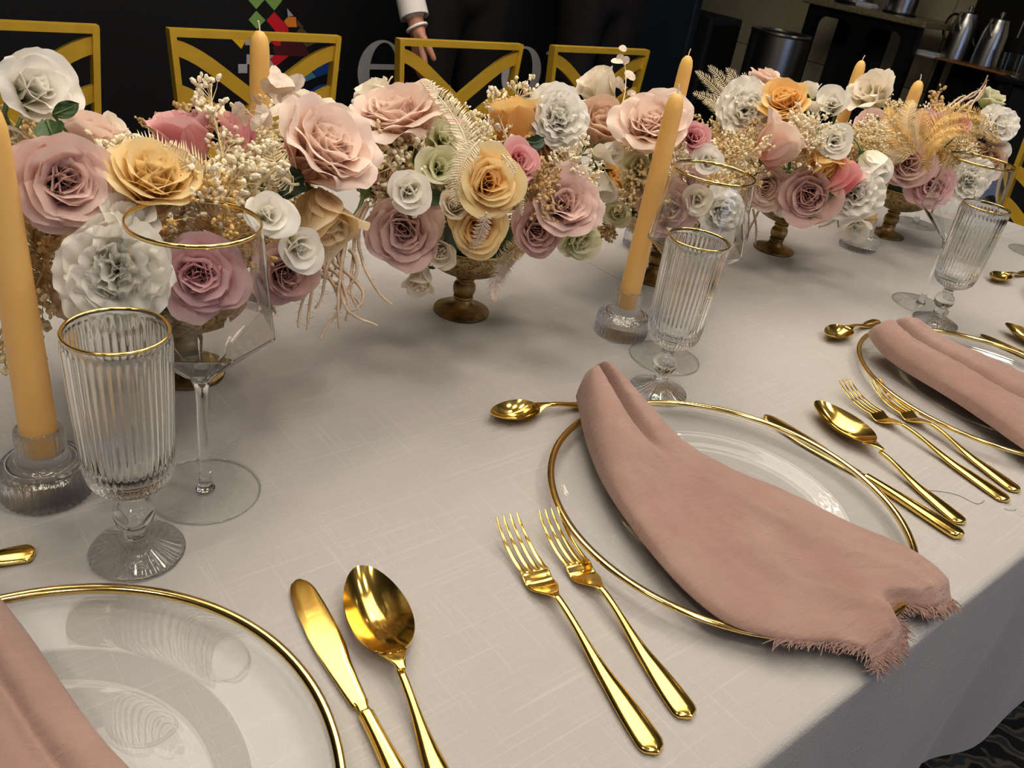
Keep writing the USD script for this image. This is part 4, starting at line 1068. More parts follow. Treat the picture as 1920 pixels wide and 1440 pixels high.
def sepal(L, w, tilt, phi, droop=.6):
    s = np.linspace(0, 1, 7)[:, None]; t = np.linspace(-1, 1, 5)[None]
    a = tilt + droop * s; r = L * s * np.sin(a); z = L * s * np.cos(a)
    ww = w * np.sin(PI * np.clip(.12 + .88 * s, 0, 1)) ** .8
    y = t * ww; x = r + .25 * ww * t ** 2 + .004; z = z + 0 * t
    c, sn = math.cos(phi), math.sin(phi)
    up = np.stack([x * c - y * sn, x * sn + y * c, z + 0 * y], -1).reshape(-1, 3)
    return up, gridf(7, 5)


NF = [0]


def flower(k, u, v, rpx, kind, col, face, label, d=0.0, sep=0, cat_='rose', stemto=None, centre=None, group=None, fine=1.0, slack=.5):
    NF[0] += 1; rnd = np.random.default_rng(100 + NF[0])
    P = hit(k, u, v, d); depth = (P - CAM) @ FW; R = rpx * depth / FPX
    D = ray(u, v); D = D / np.linalg.norm(D)
    n = face[0] * RT + face[1] * UP - face[2] * D; n = n / np.linalg.norm(n)
    R *= {'bud': 1.0, 'cup': .97, 'carn': .93, 'lis': .95, 'spray': .95}.get(kind, .88)
    h = {'bud': 2.3, 'cup': 1.5, 'carn': .6, 'lis': .8}.get(kind, .75) * R
    base = P - n * h * (.55 if kind in ('bud', 'cup') else .85)
    nm = {'rose': 'rose', 'carnation': 'carnation', 'lisianthus': 'lisianthus', 'rosebud': 'rosebud', 'spray rose': 'spray_rose', 'ranunculus': 'ranunculus'}[cat_]
    t = thing(nm, label, 'flower', base, 0, group)
    F = build_flower(t, kind, R, col, n, rnd, fine=fine, centre=centre)
    # calyx and stem
    rc = R * (.16 if kind not in ('bud', 'cup') else .22)
    cal = lathe(spl([(.0018, -rc * 1.6), (rc * .7, -rc * 1.0), (rc, -rc * .2), (rc * .75, rc * .5)], 10), 12)
    obj('calyx', xf(cal, F), STEM, t, True)
    root = (ROOTS[k] if stemto is None else np.array(stemto)) + rnd.normal(0, .012, 3); L = np.linalg.norm(root - base)
    C = spl([-n * rc * 1.2, -n * min(L * .35, .05) + (root - base) * .12, (root - base) * .62 - n * L * .08, root - base], 14)
    obj('stem', tube(C, np.linspace(.0022, .0026, 14) * np.clip(R / .03, .6, 1.05), 7), STEM, t, True)
    if sep:
        for i in range(5):
            S = sepal(R * rnd.uniform(1.0, 1.35) * sep, R * .20, math.radians(rnd.uniform(25, 75)), i * 2 * PI / 5 + rnd.normal(0, .2), rnd.uniform(-.5, .9))
            S = (S[0] - [0, 0, rc * .3], S[1]); obj('sepal', xf(S, F), LEAF, t, True)
    return t


R_, C_, L_, B_, S_ = 'rose', 'carnation', 'lisianthus', 'rosebud', 'spray rose'
FL = [
    # first arrangement, left
    (0, 64, 168, 74, 'lis', 'white', (.45, .25, .75), 'big creamy white lisianthus at the top left, before the leftmost gold chair', .03, .55, L_),
    (0, 18, 262, 46, 'lis', 'ivory', (-.3, -.5, .8), 'pale ivory bloom hanging at the left edge beside the candle', .0, 0, L_),
    (0, 168, 262, 60, 'cup', 'blush', (.25, .9, .25), 'pale peach-blush rose seen from the side under the big white lisianthus', -.02, 0, R_),
    (0, 208, 248, 30, 'spray', 'ivory', (.6, .55, .4), 'little ivory spray rose against the black board, right of the pale peach rose', -.02, .5, S_),
    (0, 118, 342, 98, 'garden', 'mauve', (.28, .0, .95), 'largest dusty mauve garden rose at the left, wide open', .05, 0, R_),
    (0, 284, 352, 84, 'rose', 'yellow', (.15, .68, .70), 'pale yellow rose beside the large mauve one, above the wine glass rim', .03, 0, R_),
    (0, 350, 262, 60, 'cup', 'pink', (-.15, .90, .35), 'pink rose seen from the side behind the bleached fern', -.03, 0, R_),
    (0, 450, 244, 42, 'bud', 'pink', (-.12, .98, .15), 'tall closed pink rosebud below the taper candle', -.01, .25, B_),
    (0, 598, 288, 100, 'garden', 'blush', (.50, .52, .62), 'large blush rose tilted right, with pale green outer petals', .04, 0, R_),
    (0, 584, 208, 50, 'lis', 'ivory', (.35, .75, .3), 'ivory petals showing behind the large tilted blush rose', -.05, 0, L_),
    (0, 604, 412, 66, 'cup', 'cream', (.35, -.85, .25), 'cream-yellow rose hanging with its back to the camera above the bleached roots', .04, 0, R_),
    (0, 500, 402, 50, 'spray', 'white', (.25, .25, .9), 'white spray rose with open heart right of the wine glass rim', .07, .3, S_),
    (0, 556, 460, 44, 'spray', 'white', (.45, -.25, .85), 'white spray rose facing down beside the hanging cream rose', .07, 0, S_),
    (0, 222, 508, 102, 'carn', 'white', (-.1, -.05, .98), 'large ruffled white carnation seen partly through the nearest wine glass', .07, 0, C_),
    (0, 238, 416, 58, 'lis', 'white', (.2, .55, .75), 'smaller white ruffled bloom just above the large white carnation', .05, 0, L_),
    (0, 374, 512, 82, 'garden', 'lilac', (.05, -.18, .96), 'lilac-pink rose seen through the bowl of the nearest wine glass', .06, 0, R_),
    (0, 170, 545, 64, 'rose', 'tan', (-.2, -.6, .7), 'dusty pink rose tucked under the large white carnation', .02, 0, R_),
    (0, 532, 508, 62, 'rose', 'dusk', (.25, -.25, .9), 'dusky mauve rose below the white spray roses', .03, 0, R_),
    (0, 704, 322, 54, 'cup', 'mauve', (.3, .6, -.3), 'rose turned away in the gap between the first and second arrangements', -.09, 0, R_),
    # second arrangement
    (1, 742, 234, 91, 'garden', 'blush', (-.12, .78, .62), 'large wide open blush rose on top of the second arrangement', .02, 0, R_),
    (1, 704, 178, 48, 'lis', 'ivory', (-.4, .7, .4), 'ivory frilled bloom peeping out behind the large blush rose', -.06, 0, L_),
    (1, 912, 342, 66, 'rose', 'yellow', (.22, .05, .96), 'peach-yellow rose with an orange heart in the middle of the second arrangement', .06, 0, R_, None, 'amber'),
    (1, 970, 306, 44, 'rose', 'pink', (.35, .15, .9), 'small bright pink rose right of the peach-yellow one', .03, 0, R_),
    (1, 962, 224, 48, 'cup', 'amber', (.05, .95, .3), 'amber-yellow rose seen from the side with cut straw blooms behind', -.01, .3, R_),
    (1, 1040, 226, 60, 'carn', 'white', (.25, .25, .85), 'white ruffled carnation tilted beside the amber rose', .01, .25, C_),
    (1, 766, 358, 42, 'spray', 'white', (.05, -.02, 1), 'open white spray rose over the lower left blush rose', .07, .3, S_),
    (1, 758, 430, 72, 'garden', 'mauve', (-.05, -.12, .98), 'dusty blush rose at the lower left of the second arrangement', .05, 0, R_),
    (1, 822, 318, 42, 'spray', 'green', (.1, .2, .95), 'greenish cream bloom left of the bleached fern', .03, .4, S_),
    (1, 830, 262, 40, 'lis', 'green', (.15, .35, .9), 'greenish cream bloom just under the large blush rose', .0, 0, L_),
    (1, 852, 384, 28, 'cup', 'ivory', (.1, .2, .9), 'half-open ivory spray rosebud between the two yellow roses', .06, .5, B_),
    (1, 896, 428, 56, 'rose', 'yellow', (-.05, -.10, .98), 'lower yellow rose resting on the rim of the second brass bowl', .06, 0, R_, None, 'amber'),
    (1, 1052, 384, 66, 'garden', 'mauve', (.3, .22, .9), 'mauve-blush rose at the right of the second arrangement', .05, 0, R_),
    (1, 1006, 432, 48, 'rose', 'dusk', (.1, -.1, .98), 'dark-hearted mauve rose below the mauve-blush one', .05, 0, R_),
    (1, 1084, 446, 46, 'lis', 'green', (.35, -.45, .8), 'green-white bloom drooping at the lower right of the second arrangement', .02, 0, L_),
    (1, 824, 473, 28, 'cup', 'ivory', (.0, -.25, .95), 'half-open ivory spray rose hanging over the second brass bowl', .08, .5, S_),
    (1, 790, 524, 30, 'cup', 'ivory', (-.2, -.85, .45), 'lowest ivory spray rose hanging down above the cloth', .08, .6, S_),
    (1, 1030, 292, 40, 'cup', 'tan', (.4, .4, .7), 'tan dried-looking rose behind the small pink rose', -.02, 0, R_),
    (1, 846, 238, 24, 'spray', 'pink', (.3, .8, .4), 'tiny pink bloom behind the fern beside the large blush rose', -.04, 0, S_),
    # third arrangement
    (2, 1122, 166, 40, 'cup', 'ivory', (-.45, .75, .35), 'ivory rose tilted left at the top, before the rightmost far-side chair', .0, .3, R_),
    (2, 1124, 236, 46, 'cup', 'tan', (.3, .5, .65), 'closed tan rose with creased petals left of the big blush one', -.01, 0, R_),
    (2, 1222, 244, 72, 'garden', 'blush', (.02, .55, .80), 'large blush rose partly hidden by the middle taper candle', .03, 0, R_),
    (2, 1142, 286, 26, 'bud', 'white', (.55, .05, .45), 'white rosebud with green sepals, upper of two, left of the middle candle', .05, .85, B_),
    (2, 1126, 352, 28, 'bud', 'white', (.2, -.75, .4), 'white rosebud with green sepals hanging below its twin', .06, .85, B_),
    (2, 1300, 260, 32, 'rose', 'pink', (.15, .1, .95), 'small pink rose right of the middle candle', .03, 0, R_),
    (2, 1326, 302, 29, 'spray', 'white', (.05, .05, 1), 'white spray rose just above the rim of the middle wine glass', .04, .3, S_),
    (2, 1152, 340, 30, 'cup', 'amber', (.3, .4, .6), 'amber rose mostly hidden behind the white buds', .01, 0, R_),
    (2, 1194, 316, 34, 'lis', 'green', (.1, .3, .9), 'pale green-white bloom under the big blush rose', .03, 0, L_),
    (2, 1252, 388, 58, 'rose', 'dusk', (.0, -.1, .98), 'deep mauve rose behind the middle candle and wine glass', .04, 0, R_),
    (2, 1158, 398, 27, 'spray', 'green', (-.1, -.1, .95), 'small cream bloom at the lower left of the third arrangement', .05, .3, S_),
    (2, 1308, 372, 30, 'spray', 'ivory', (.0, -.05, 1), 'round cream ranunculus seen through the middle wine glass', .06, 0, 'ranunculus'),
    (2, 1350, 392, 46, 'carn', 'white', (.2, -.2, .9), 'white carnation blurred behind the middle wine glass', .03, 0, C_),
    (2, 1284, 345, 36, 'cup', 'mauve', (.2, .1, .8), 'pink-brown rose in shade above the middle wine glass bowl', .0, 0, R_),
    (3, 1392, 346, 42, 'rose', 'yellow', (.15, .05, .96), 'orange-yellow rose right of the middle wine glass', .05, 0, R_, None, 'amber'),
    # fourth arrangement
    (3, 1398, 210, 54, 'carn', 'white', (.1, .25, .9), 'large white carnation at the top of the fourth arrangement', .03, .2, C_),
    (3, 1432, 162, 38, 'rose', 'blush', (.3, .75, .3), 'pale blush rose top on the crown of the fourth arrangement', -.05, 0, R_),
    (3, 1472, 202, 50, 'rose', 'amber', (-.05, .62, .75), 'amber rose right of the large white carnation', .0, 0, R_),
    (3, 1456, 272, 50, 'cup', 'blush', (.62, .62, .3), 'pale blush rose on its side under the large white carnation', .05, 0, R_),
    (3, 1519, 172, 19, 'cup', 'white', (.0, .98, .1), 'small white rosebud with green sepals against the dark buffet', -.03, .8, B_),
    (3, 1524, 203, 15, 'cup', 'white', (.1, .95, .2), 'smaller white bud just below the other bud', -.01, .8, B_),
    (3, 1562, 196, 29, 'spray', 'white', (.0, .35, .9), 'white spray rose left of the far rear candle', .0, .4, S_),
    (3, 1566, 266, 32, 'spray', 'white', (.1, .1, .95), 'white spray rose in the centre right of the fourth arrangement', .04, .4, S_),
    (3, 1546, 304, 36, 'cup', 'amber', (.2, -.8, .3), 'peach rose hanging with its back to the camera', .03, 0, R_),
    (3, 1584, 328, 34, 'bud', 'coral', (.55, .7, .2), 'coral-pink rosebud beside the white ruffled carnation', .05, .3, B_),
    (3, 1516, 362, 56, 'rose', 'dusk', (.0, -.12, .98), 'lilac-mauve rose low on the fourth brass bowl', .04, 0, R_),
    (3, 1440, 350, 42, 'rose', 'blush', (.0, -.1, .95), 'faded blush rose with a reddish heart behind a white bud', .03, 0, R_),
    (3, 1466, 382, 24, 'bud', 'white', (.25, -.9, .3), 'white rosebud hanging over the rim of the fourth brass bowl', .07, .7, B_),
    (3, 1600, 364, 50, 'carn', 'white', (.05, .0, 1), 'ruffled white carnation above the right candle holder', .06, 0, C_),
    (3, 1606, 424, 30, 'lis', 'white', (.0, -.7, .6), 'white bloom hanging lowest, beside the right candle holder', .05, 0, L_),
    (3, 1640, 318, 30, 'bud', 'white', (.4, -.55, .5), 'white rosebud with green sepals touching the right candle', .05, .7, B_),
    (4, 1630, 180, 46, 'lis', 'ivory', (-.35, .6, .6), 'ivory lisianthus on top between the two far candles', -.02, 0, L_),
    (4, 1622, 252, 42, 'rose', 'mauve', (.5, .3, .75), 'mauve-pink rose tilted right, left of the tan fern', .02, 0, R_),
    # fifth arrangement
    (4, 1700, 308, 46, 'rose', 'mauve', (.15, .0, .95), 'dusty rose behind the right candle', .02, 0, R_),
    (4, 1744, 346, 42, 'rose', 'lilac', (.05, -.05, .98), 'bright lilac-pink rose above the last brass bowl', .05, 0, R_),
    (4, 1738, 232, 28, 'cup', 'lilac', (.1, .9, .2), 'pale pink rose between the two tan fern fans', .0, 0, R_),
    (4, 1812, 338, 40, 'carn', 'white', (.2, .0, .95), 'white carnation seen through the far wine glass', .04, 0, C_),
    (4, 1858, 188, 28, 'lis', 'green', (.4, .6, .5), 'lime-white bloom at the far right top of the flowers', -.03, 0, L_),
    (4, 1864, 238, 36, 'carn', 'white', (.45, .2, .8), 'white carnation at the far right end of the flowers', .0, 0, C_),
    (4, 1876, 284, 17, 'bud', 'white', (.9, .2, .2), 'last small white bud pointing right towards the end chair', .0, .5, B_),
    (4, 1802, 238, 18, 'spray', 'pink', (.2, .3, .9), 'tiny pink rose framed by the yellowed fern', .05, 0, S_),
    (4, 1850, 300, 34, 'cup', 'tan', (.4, -.1, .8), 'tan rose behind the rim of the far wine glass', .0, 0, R_),
]
for a in FL:
    k, u, v, r, kd, co, fa, lb, d, sp, ct = a[:11]
    flower(k, u, v, r, kd, co, fa, lb, d, sp, ct, centre=a[12] if len(a) > 12 else None)

# ------------------------------------------------------------------ dried and bleached fillers
ICO = vf(trimesh.creation.icosphere(0, 1.0)); OCT = (np.array([[0, 0, 1.], [1, 0, 0], [0, 1, 0], [-1, 0, 0], [0, -1, 0], [0, 0, -1]]), np.array([[0, 1, 2], [0, 2, 3], [0, 3, 4], [0, 4, 1], [5, 2, 1], [5, 3, 2], [5, 4, 3], [5, 1, 4]]))


def unit(v): return v / (np.linalg.norm(v) + 1e-12)


def bloom_sprig(t, C, spread, nb, bud, stem_m, bud_m, rnd, frac=.35, shape=1.6):
    """a stem along C that breaks into fine twigs, each ending in little buds"""
    st = [tube(C, np.linspace(.0011, .0006, len(C)), 5)]; bu = []
    tip = C[-1]; ax = unit(C[-1] - C[-4]); Ltot = np.linalg.norm(np.diff(C, axis=0), axis=1).sum()
    for i in range(nb):
        q = 1 - frac * rnd.random() ** .8; j = min(int(q * (len(C) - 1)), len(C) - 1); b = C[j]
        d = unit(ax * rnd.uniform(.5, 1.1) + rnd.normal(0, .62, 3)); L = spread * rnd.uniform(.45, 1.0)
        P = np.array([b, b + d * L * .55 + ax * .002, b + d * L + rnd.normal(0, .002, 3)]); st.append(tube(P, [.0005, .0004, .0003], 3, False))
        for m in range(rnd.integers(2, 5)):
            e = P[-1] + rnd.normal(0, bud * 1.5, 3) * (m > 0); r = bud * rnd.uniform(.7, 1.25)
            bu.append(xf((ICO[0] * [1, 1, shape], ICO[1]), frame(unit(d + rnd.normal(0, .5, 3))), e, r))
            if m: st.append(tube(np.array([P[1] * .3 + P[2] * .7, e]), .0003, 3, False))
    obj('stem', cat(st), stem_m, t, False, kind='stuff'); obj('buds', cat(bu), bud_m, t, False, kind='stuff')


def fern(label, k, px, wl_, m, d=0.04, gap=.0022, curl=.35, group=None, lift=None, dd=None, base_w=.6):
    """a frond along the pixels px (on the dome of arrangement k): midrib and paired narrow leaflets of half-width wl_ (m)"""
    pts = [hit(k, u, v, d if dd is None else dd[i]) for i, (u, v) in enumerate(px)]
    C = spl(pts, 60); L = np.linalg.norm(np.diff(C, axis=0), axis=1).sum(); n = max(int(L / gap), 12)
    C = spl(pts, n); o = C[0].copy(); C = C - o
    t = thing('bleached_fern', label, 'fern', o, 0, group)
    rnd = np.random.default_rng(int(px[0][0] * 7 + px[0][1])); T = np.gradient(C, axis=0); T /= np.linalg.norm(T, axis=1, keepdims=True)
    obj('midrib', tube(C, np.linspace(.0012, .0004, n), 5), m, t, True)
    ms = []; view = unit(CAM - o)
    for i in range(2, n):
        q = i / (n - 1); w = wl_ * min(1.0, base_w + q * 2) * (1 - q ** 2.5) ** .7 + .0012
        sd = unit(np.cross(T[i], view)); up = unit(np.cross(sd, T[i]))
        for s in (-1, 1):
            d1 = unit(sd * s + T[i] * .45 + up * rnd.normal(.1, .18)); L1 = w * rnd.uniform(.8, 1.1)
            p0 = C[i]; p1 = p0 + d1 * L1 * .55 + up * L1 * .10; p2 = p0 + d1 * L1 - up * L1 * curl + T[i] * L1 * .18
            hw = min(.0010, gap * .42); a = T[i] * hw; b = up * hw * .55
            V = np.array([p0 + a * .6, p0 - a * .6, p1 + a, p1 - a, p1 + b, p1 - b, p2])
            ms.append((V, np.array([[0, 2, 4], [1, 4, 3], [0, 4, 1], [0, 5, 2], [1, 3, 5], [0, 1, 5], [2, 6, 4], [4, 6, 3], [2, 5, 6], [5, 3, 6]])))
    obj('leaflets', cat(ms), m, t, False, kind='stuff')
    return t


def sprig(label, k, px, spread, nb, bud, sm_, bm, d=0.03, group=None, shape=1.6, frac=.35, name='dried_sprig'):
    pts = [ROOTS[k]] + [hit(k, u, v, d) for u, v in px]
    o = pts[1]; C = spl([p - o for p in pts], 24)
    t = thing(name, label, 'dried flowers', o, 0, group)
    bloom_sprig(t, C, spread, nb, bud, sm_, bm, np.random.default_rng(int(px[0][0] * 13 + px[0][1])), frac, shape)
    return t


def seed_sprig(label, k, px, n, size, d=0.03, spread=.016):
    """flat papery seed pods on thread-like stalks"""
    pts = [hit(k, u, v, d) for u, v in px]; o = pts[0]; C = spl([p - o for p in pts], 30); rnd = np.random.default_rng(int(px[0][0] + px[0][1] * 3))
    t = thing('papery_seed_sprig', label, 'dried flowers', o)
    st = [tube(C, np.linspace(.0010, .0005, 30), 5)]
    for i in range(n):
        j = int((i + .6) / n * 29); d1 = unit(rnd.normal(0, 1, 3) + unit(C[min(j + 1, 29)] - C[j - 1]) * .4); e = C[j] + d1 * spread * rnd.uniform(.5, 1.0)
        st.append(tube(spl([C[j], C[j] + d1 * spread * .3 + [0, 0, .002], e], 5), .0003, 3, False))
        a = np.arange(10) * 2 * PI / 10; r = size * rnd.uniform(.75, 1.15)
        ring = np.c_[r * .72 * np.cos(a), r * np.sin(a) * 1.1, .0008 * np.cos(2 * a)]; V = np.vstack([ring, [[0, 0, .0009]], [[0, 0, -.0007]]]); jj = np.arange(10); j2 = (jj + 1) % 10
        f = np.vstack([np.c_[jj, j2, np.full(10, 10)], np.c_[j2, jj, np.full(10, 11)]])
        obj('seed_pod', xf((V, f), frame(unit(rnd.normal(0, .6, 3) + unit(CAM - o)), rnd.uniform(0, 6)), e), PAPER, t, False)
    obj('stalks', cat(st), STRAW, t, False, kind='stuff')
    return t


def leaf(label, k, px, w, m=LEAF, d=.02, name='rose_leaf'):
    """a folded green leaf from base to tip along px"""
    pts = [hit(k, u, v, d) for u, v in px]; o = pts[0]; n = 12; C = spl([p - o for p in pts], n); q = np.linspace(0, 1, n)
    T = np.gradient(C, axis=0); T /= np.linalg.norm(T, axis=1, keepdims=True); view = unit(CAM - o)
    t = thing(name, label, 'leaf', o)
    sd = np.array([unit(np.cross(a, view)) for a in T]); up = np.cross(sd, T); tt = np.linspace(-1, 1, 7)[None, :, None]
    ww = (w * np.sin(PI * np.clip(.06 + .94 * q, 0, 1)) ** .8)[:, None, None]
    V = C[:, None] + sd[:, None] * ww * tt + up[:, None] * (.35 * ww * tt ** 2 + .0012 * np.sin(9 * tt + 14 * q[:, None, None]))
    obj('blade', (V.reshape(-1, 3), gridf(n, 7)), m, t, True)
    obj('midrib', tube(np.vstack([C[:1] + (ROOTS[k] - o - C[:1]) * .25, C + up * .0004]), np.linspace(.0012, .0003, n + 1), 5), STEM, t, True)
    return t


# the uncountable mass of dried filler between the blooms: one object per arrangement
ORD = ['first', 'second', 'third', 'fourth', 'fifth']
rg = np.random.default_rng(5)
KD = [(.030, 46, .0017, STRAW, CREAM), (.026, 52, .0014, STRAW_T, STRAW_T), (.034, 40, .0021, STRAW, STRAW), (.028, 48, .0016, STRAW_Y, STRAW_Y),
      (.032, 44, .0013, STRAW_T, STRAW), (.025, 50, .0018, STRAW, CREAM), (.030, 42, .0015, CREAM, CREAM), (.028, 46, .0019, STRAW, STRAW_T)]
for kk in range(5):
    pi = UsdGeom.PointInstancer.Define(stage, numbered('/World', 'dried_filler'))
    tag(pi.GetPrim(), f'mass of cream and tan dried filler between the blooms of the {ORD[kk]} arrangement', 'dried flowers', None, 'stuff')
    pos, ori, idx = [], [], []
    for q, (sp_, nb, bd, m1, m2) in enumerate(KD):
        pr = UsdGeom.Xform.Define(stage, f'{pi.GetPath()}/sprig' + (f'_{q:03d}' if q else ''))
        C = spl([np.array([0, 0, -.055]), np.array([.003, .002, -.02]), np.array([0, 0, .0])], 14)
        bloom_sprig(pr.GetPrim(), C, sp_, nb, bd, m1, m2, np.random.default_rng(50 + q), .75)
        pi.GetPrototypesRel().AddTarget(pr.GetPath())
    for q in range(52):
        a = rg.uniform(0, 2 * PI); zz = rg.uniform(-.62, .58); rr = math.sqrt(max(1 - zz * zz, .05))
        S = np.array([.152, .112, .100]) * rg.uniform(.58, .90)
        P = np.array([ROW[kk][0], .735, T0 + .180]) + np.array([math.cos(a) * rr, math.sin(a) * rr, zz]) * S
        F = frame(unit((P - np.array([ROW[kk][0], .735, T0 + .12])) * [1, 1, .8]), rg.uniform(0, 6))
        M4 = np.eye(4); M4[:3, :3] = F.T; qt = Gf.Matrix4d(M4.tolist()).ExtractRotationQuat()
        pos.append(Gf.Vec3f(*map(float, P))); ori.append(Gf.Quath(float(qt.GetReal()), *map(float, qt.GetImaginary()))); idx.append((q * 5 + kk) % 8)
    pi.CreatePositionsAttr(pos); pi.CreateOrientationsAttr(ori); pi.CreateProtoIndicesAttr(idx)

# particular sprigs and ferns
sprig('tall cream baby-blossom sprig rising above the pink rosebud, before the second gold chair', 0, [(418, 300), (405, 235), (398, 150)], .020, 60, .0019, STRAW, CREAM, .0, frac=.62)
sprig('cream bud sprig below the pink rosebud, left of the large tilted blush rose', 0, [(430, 350), (438, 334), (444, 322)], .024, 46, .0021, STRAW, CREAM, .03)
sprig('cream bud sprig right of the pink rosebud stem', 0, [(484, 345), (490, 325), (496, 305)], .022, 40, .0019, STRAW, CREAM, .04)
sprig('straw-yellow blossom mass behind the nearest wine glass rim', 0, [(420, 440), (400, 410), (390, 385)], .045, 110, .0017, STRAW_Y, STRAW_Y, .035, frac=.6)
sprig('cream bud spray just below the pink rose of the first arrangement', 0, [(376, 390), (378, 372), (380, 360)], .028, 70, .0018, STRAW, CREAM, .035)
sprig('tan dried mass at the left edge behind the nearest candle', 0, [(80, 480), (66, 460), (60, 448)], .038, 100, .0022, STRAW_T, STRAW_T, .02)
sprig('shaded tan blossom sprig lower left, right of the nearest candle', 0, [(85, 500), (80, 515), (78, 530)], .035, 80, .0020, STRAW_T, STRAW, .03)
sprig('pale dried sprig trailing down the left edge beside the candle', 0, [(30, 560), (18, 610), (16, 660)], .030, 80, .0020, STRAW_T, STRAW, .03, frac=.8)
sprig('little cream bud sprig beside the pale peach rose', 0, [(215, 310), (222, 295), (226, 282)], .018, 24, .0022, STRAW, CREAM, .0)
sprig('tan bud sprig under the large blush rose of the second arrangement', 1, [(720, 330), (716, 312), (712, 300)], .036, 90, .0019, STRAW_T, CREAM, .02)
sprig('cream bud sprig lying over the lower petals of the large blush rose', 1, [(730, 310), (715, 285), (705, 272)], .030, 70, .0018, STRAW, STRAW, .05)
sprig('dark-stemmed cream bud sprig in the gap left of the white spray rose', 1, [(790, 330), (770, 310), (760, 300)], .034, 70, .0020, STRAW_T, CREAM, .03)
sprig('delicate cream sprig left of the amber rose', 1, [(950, 260), (932, 210), (924, 172)], .016, 30, .0018, STRAW, CREAM, .0, frac=.5)
sprig('delicate cream sprig above the amber rose', 1, [(960, 240), (968, 200), (974, 180)], .030, 46, .0019, STRAW, CREAM, -.02, frac=.4)
sprig('straw blossom sprig between the mauve rose and the white buds', 1, [(1060, 340), (1068, 322), (1075, 310)], .034, 80, .0016, STRAW, CREAM, .04)
sprig('tan blossom mass above the lower mauve rose', 1, [(1000, 380), (1005, 365), (1008, 355)], .036, 90, .0017, STRAW_T, STRAW_T, .035)
sprig('tan seed mass under the green-white bloom of the third arrangement', 2, [(1205, 370), (1202, 360), (1200, 350)], .040, 120, .0019, STRAW_T, STRAW, .035)
sprig('grey-brown sprig hanging below the small cream bloom', 2, [(1160, 420), (1140, 428), (1132, 436)], .020, 40, .0020, STRAW_T, STRAW_T, .04)
sprig('cream blossom sprig right of the middle candle, under the pink rose', 2, [(1275, 310), (1270, 300), (1268, 295)], .026, 60, .0016, STRAW, CREAM, .04)
sprig('straw blossom cloud at the left of the fourth arrangement', 3, [(1350, 300), (1340, 270), (1338, 255)], .045, 120, .0016, STRAW, STRAW, .02)
sprig('straw blossom cloud under the white carnation of the fourth arrangement', 3, [(1390, 310), (1375, 290), (1372, 280)], .045, 120, .0016, STRAW_T, STRAW, .02)
sprig('straw blossom cloud between the amber rose and the small white roses', 3, [(1530, 290), (1518, 262), (1512, 245)], .045, 120, .0018, STRAW, CREAM, .03)
sprig('straw blossom cloud right of the sideways blush rose', 3, [(1510, 300), (1500, 285), (1498, 275)], .040, 110, .0017, STRAW_Y, CREAM, .04)
sprig('brown dried spike beside the last candle tip', 4, [(1750, 230), (1756, 205), (1758, 172)], .014, 60, .0026, STRAW_T, STRAW_T, -.02, frac=.7)
seed_sprig('papery seed-pod cluster beside the taper candle, above the tilted blush rose', 0, [(545, 215), (530, 180), (538, 146)], 12, .0105, -.01, .014)
seed_sprig('papery seed pods lying over the pink rosebud', 0, [(490, 235), (470, 215), (462, 205)], 7, .008, .02, .014)
seed_sprig('tall papery seed-pod sprig above the large blush rose of the third arrangement', 2, [(1150, 235), (1172, 170), (1168, 104)], 17, .0072, -.01, .020)
seed_sprig('papery seed-pod sprig reaching left from the third arrangement', 2, [(1160, 215), (1110, 196), (1066, 186)], 11, .0062, .02, .016)
G = None
fern('bleached fern frond arching right of the large blush rose', 1, [(858, 345), (872, 300), (872, 262), (850, 218), (822, 180), (790, 150)], .0165, CREAM, .05)
fern('bleached fern frond over the left side of the middle peach-yellow rose', 1, [(900, 262), (872, 300), (858, 340), (856, 385)], .0150, CREAM, .075)
fern('thin white fern tip hanging over the small pink rose', 1, [(940, 290), (962, 320), (974, 360), (978, 404)], .0045, CREAM, .08)
fern('thin white fern tip crossing the lower yellow rose', 1, [(912, 398), (905, 425), (894, 450), (880, 476)], .0080, PAPER, .10)
fern('grey-white fern frond hanging at the right of the second brass bowl', 1, [(965, 470), (945, 500), (930, 530), (926, 566)], .0120, PAPER, .06)
fern('curling fern frond at the rim of the second brass bowl', 1, [(1000, 455), (975, 462), (950, 478), (925, 500)], .0130, STRAW, .05)
fern('bleached fern fan between the pale peach and the pink rose', 0, [(330, 330), (305, 296), (275, 278), (242, 268)], .0160, CREAM, .02)
fern('bleached fern frond across the pink rose', 0, [(400, 370), (378, 330), (340, 300), (312, 268)], .0170, STRAW, .04)
fern('bleached fern frond under the large tilted blush rose', 0, [(560, 345), (530, 335), (515, 300), (512, 250)], .0130, STRAW, .05)
for i, (a, b) in enumerate((((1375, 215), (1304, 134)), ((1378, 205), (1328, 124)), ((1385, 200), (1362, 128)), ((1390, 195), (1392, 138)), ((1370, 220), (1300, 175)), ((1365, 225), (1318, 190)))):
    fern('bleached feathery fern tip at the top left of the fourth arrangement, ' + ['leftmost', 'second', 'third', 'rightmost', 'low left', 'lowest'][i] + ' tip', 3, [a, ((a[0] + b[0]) / 2 + 6, (a[1] + b[1]) / 2 - 5), b], .0130, CREAM, -.01, gap=.0030)
for i, px in enumerate(([(1712, 290), (1650, 262), (1632, 225)], [(1712, 290), (1672, 240), (1668, 200)], [(1714, 288), (1700, 230), (1712, 188)], [(1716, 288), (1722, 240), (1730, 205)], [(1706, 292), (1650, 285), (1628, 262)])):
    fern('tan fern frond of the fan before the right candle, ' + ['left', 'upper left', 'upper', 'right', 'lowest'][i] + ' frond', 4, px, .0240, STRAW_Y if i % 2 else STRAW, .07, gap=.0018, curl=.15)
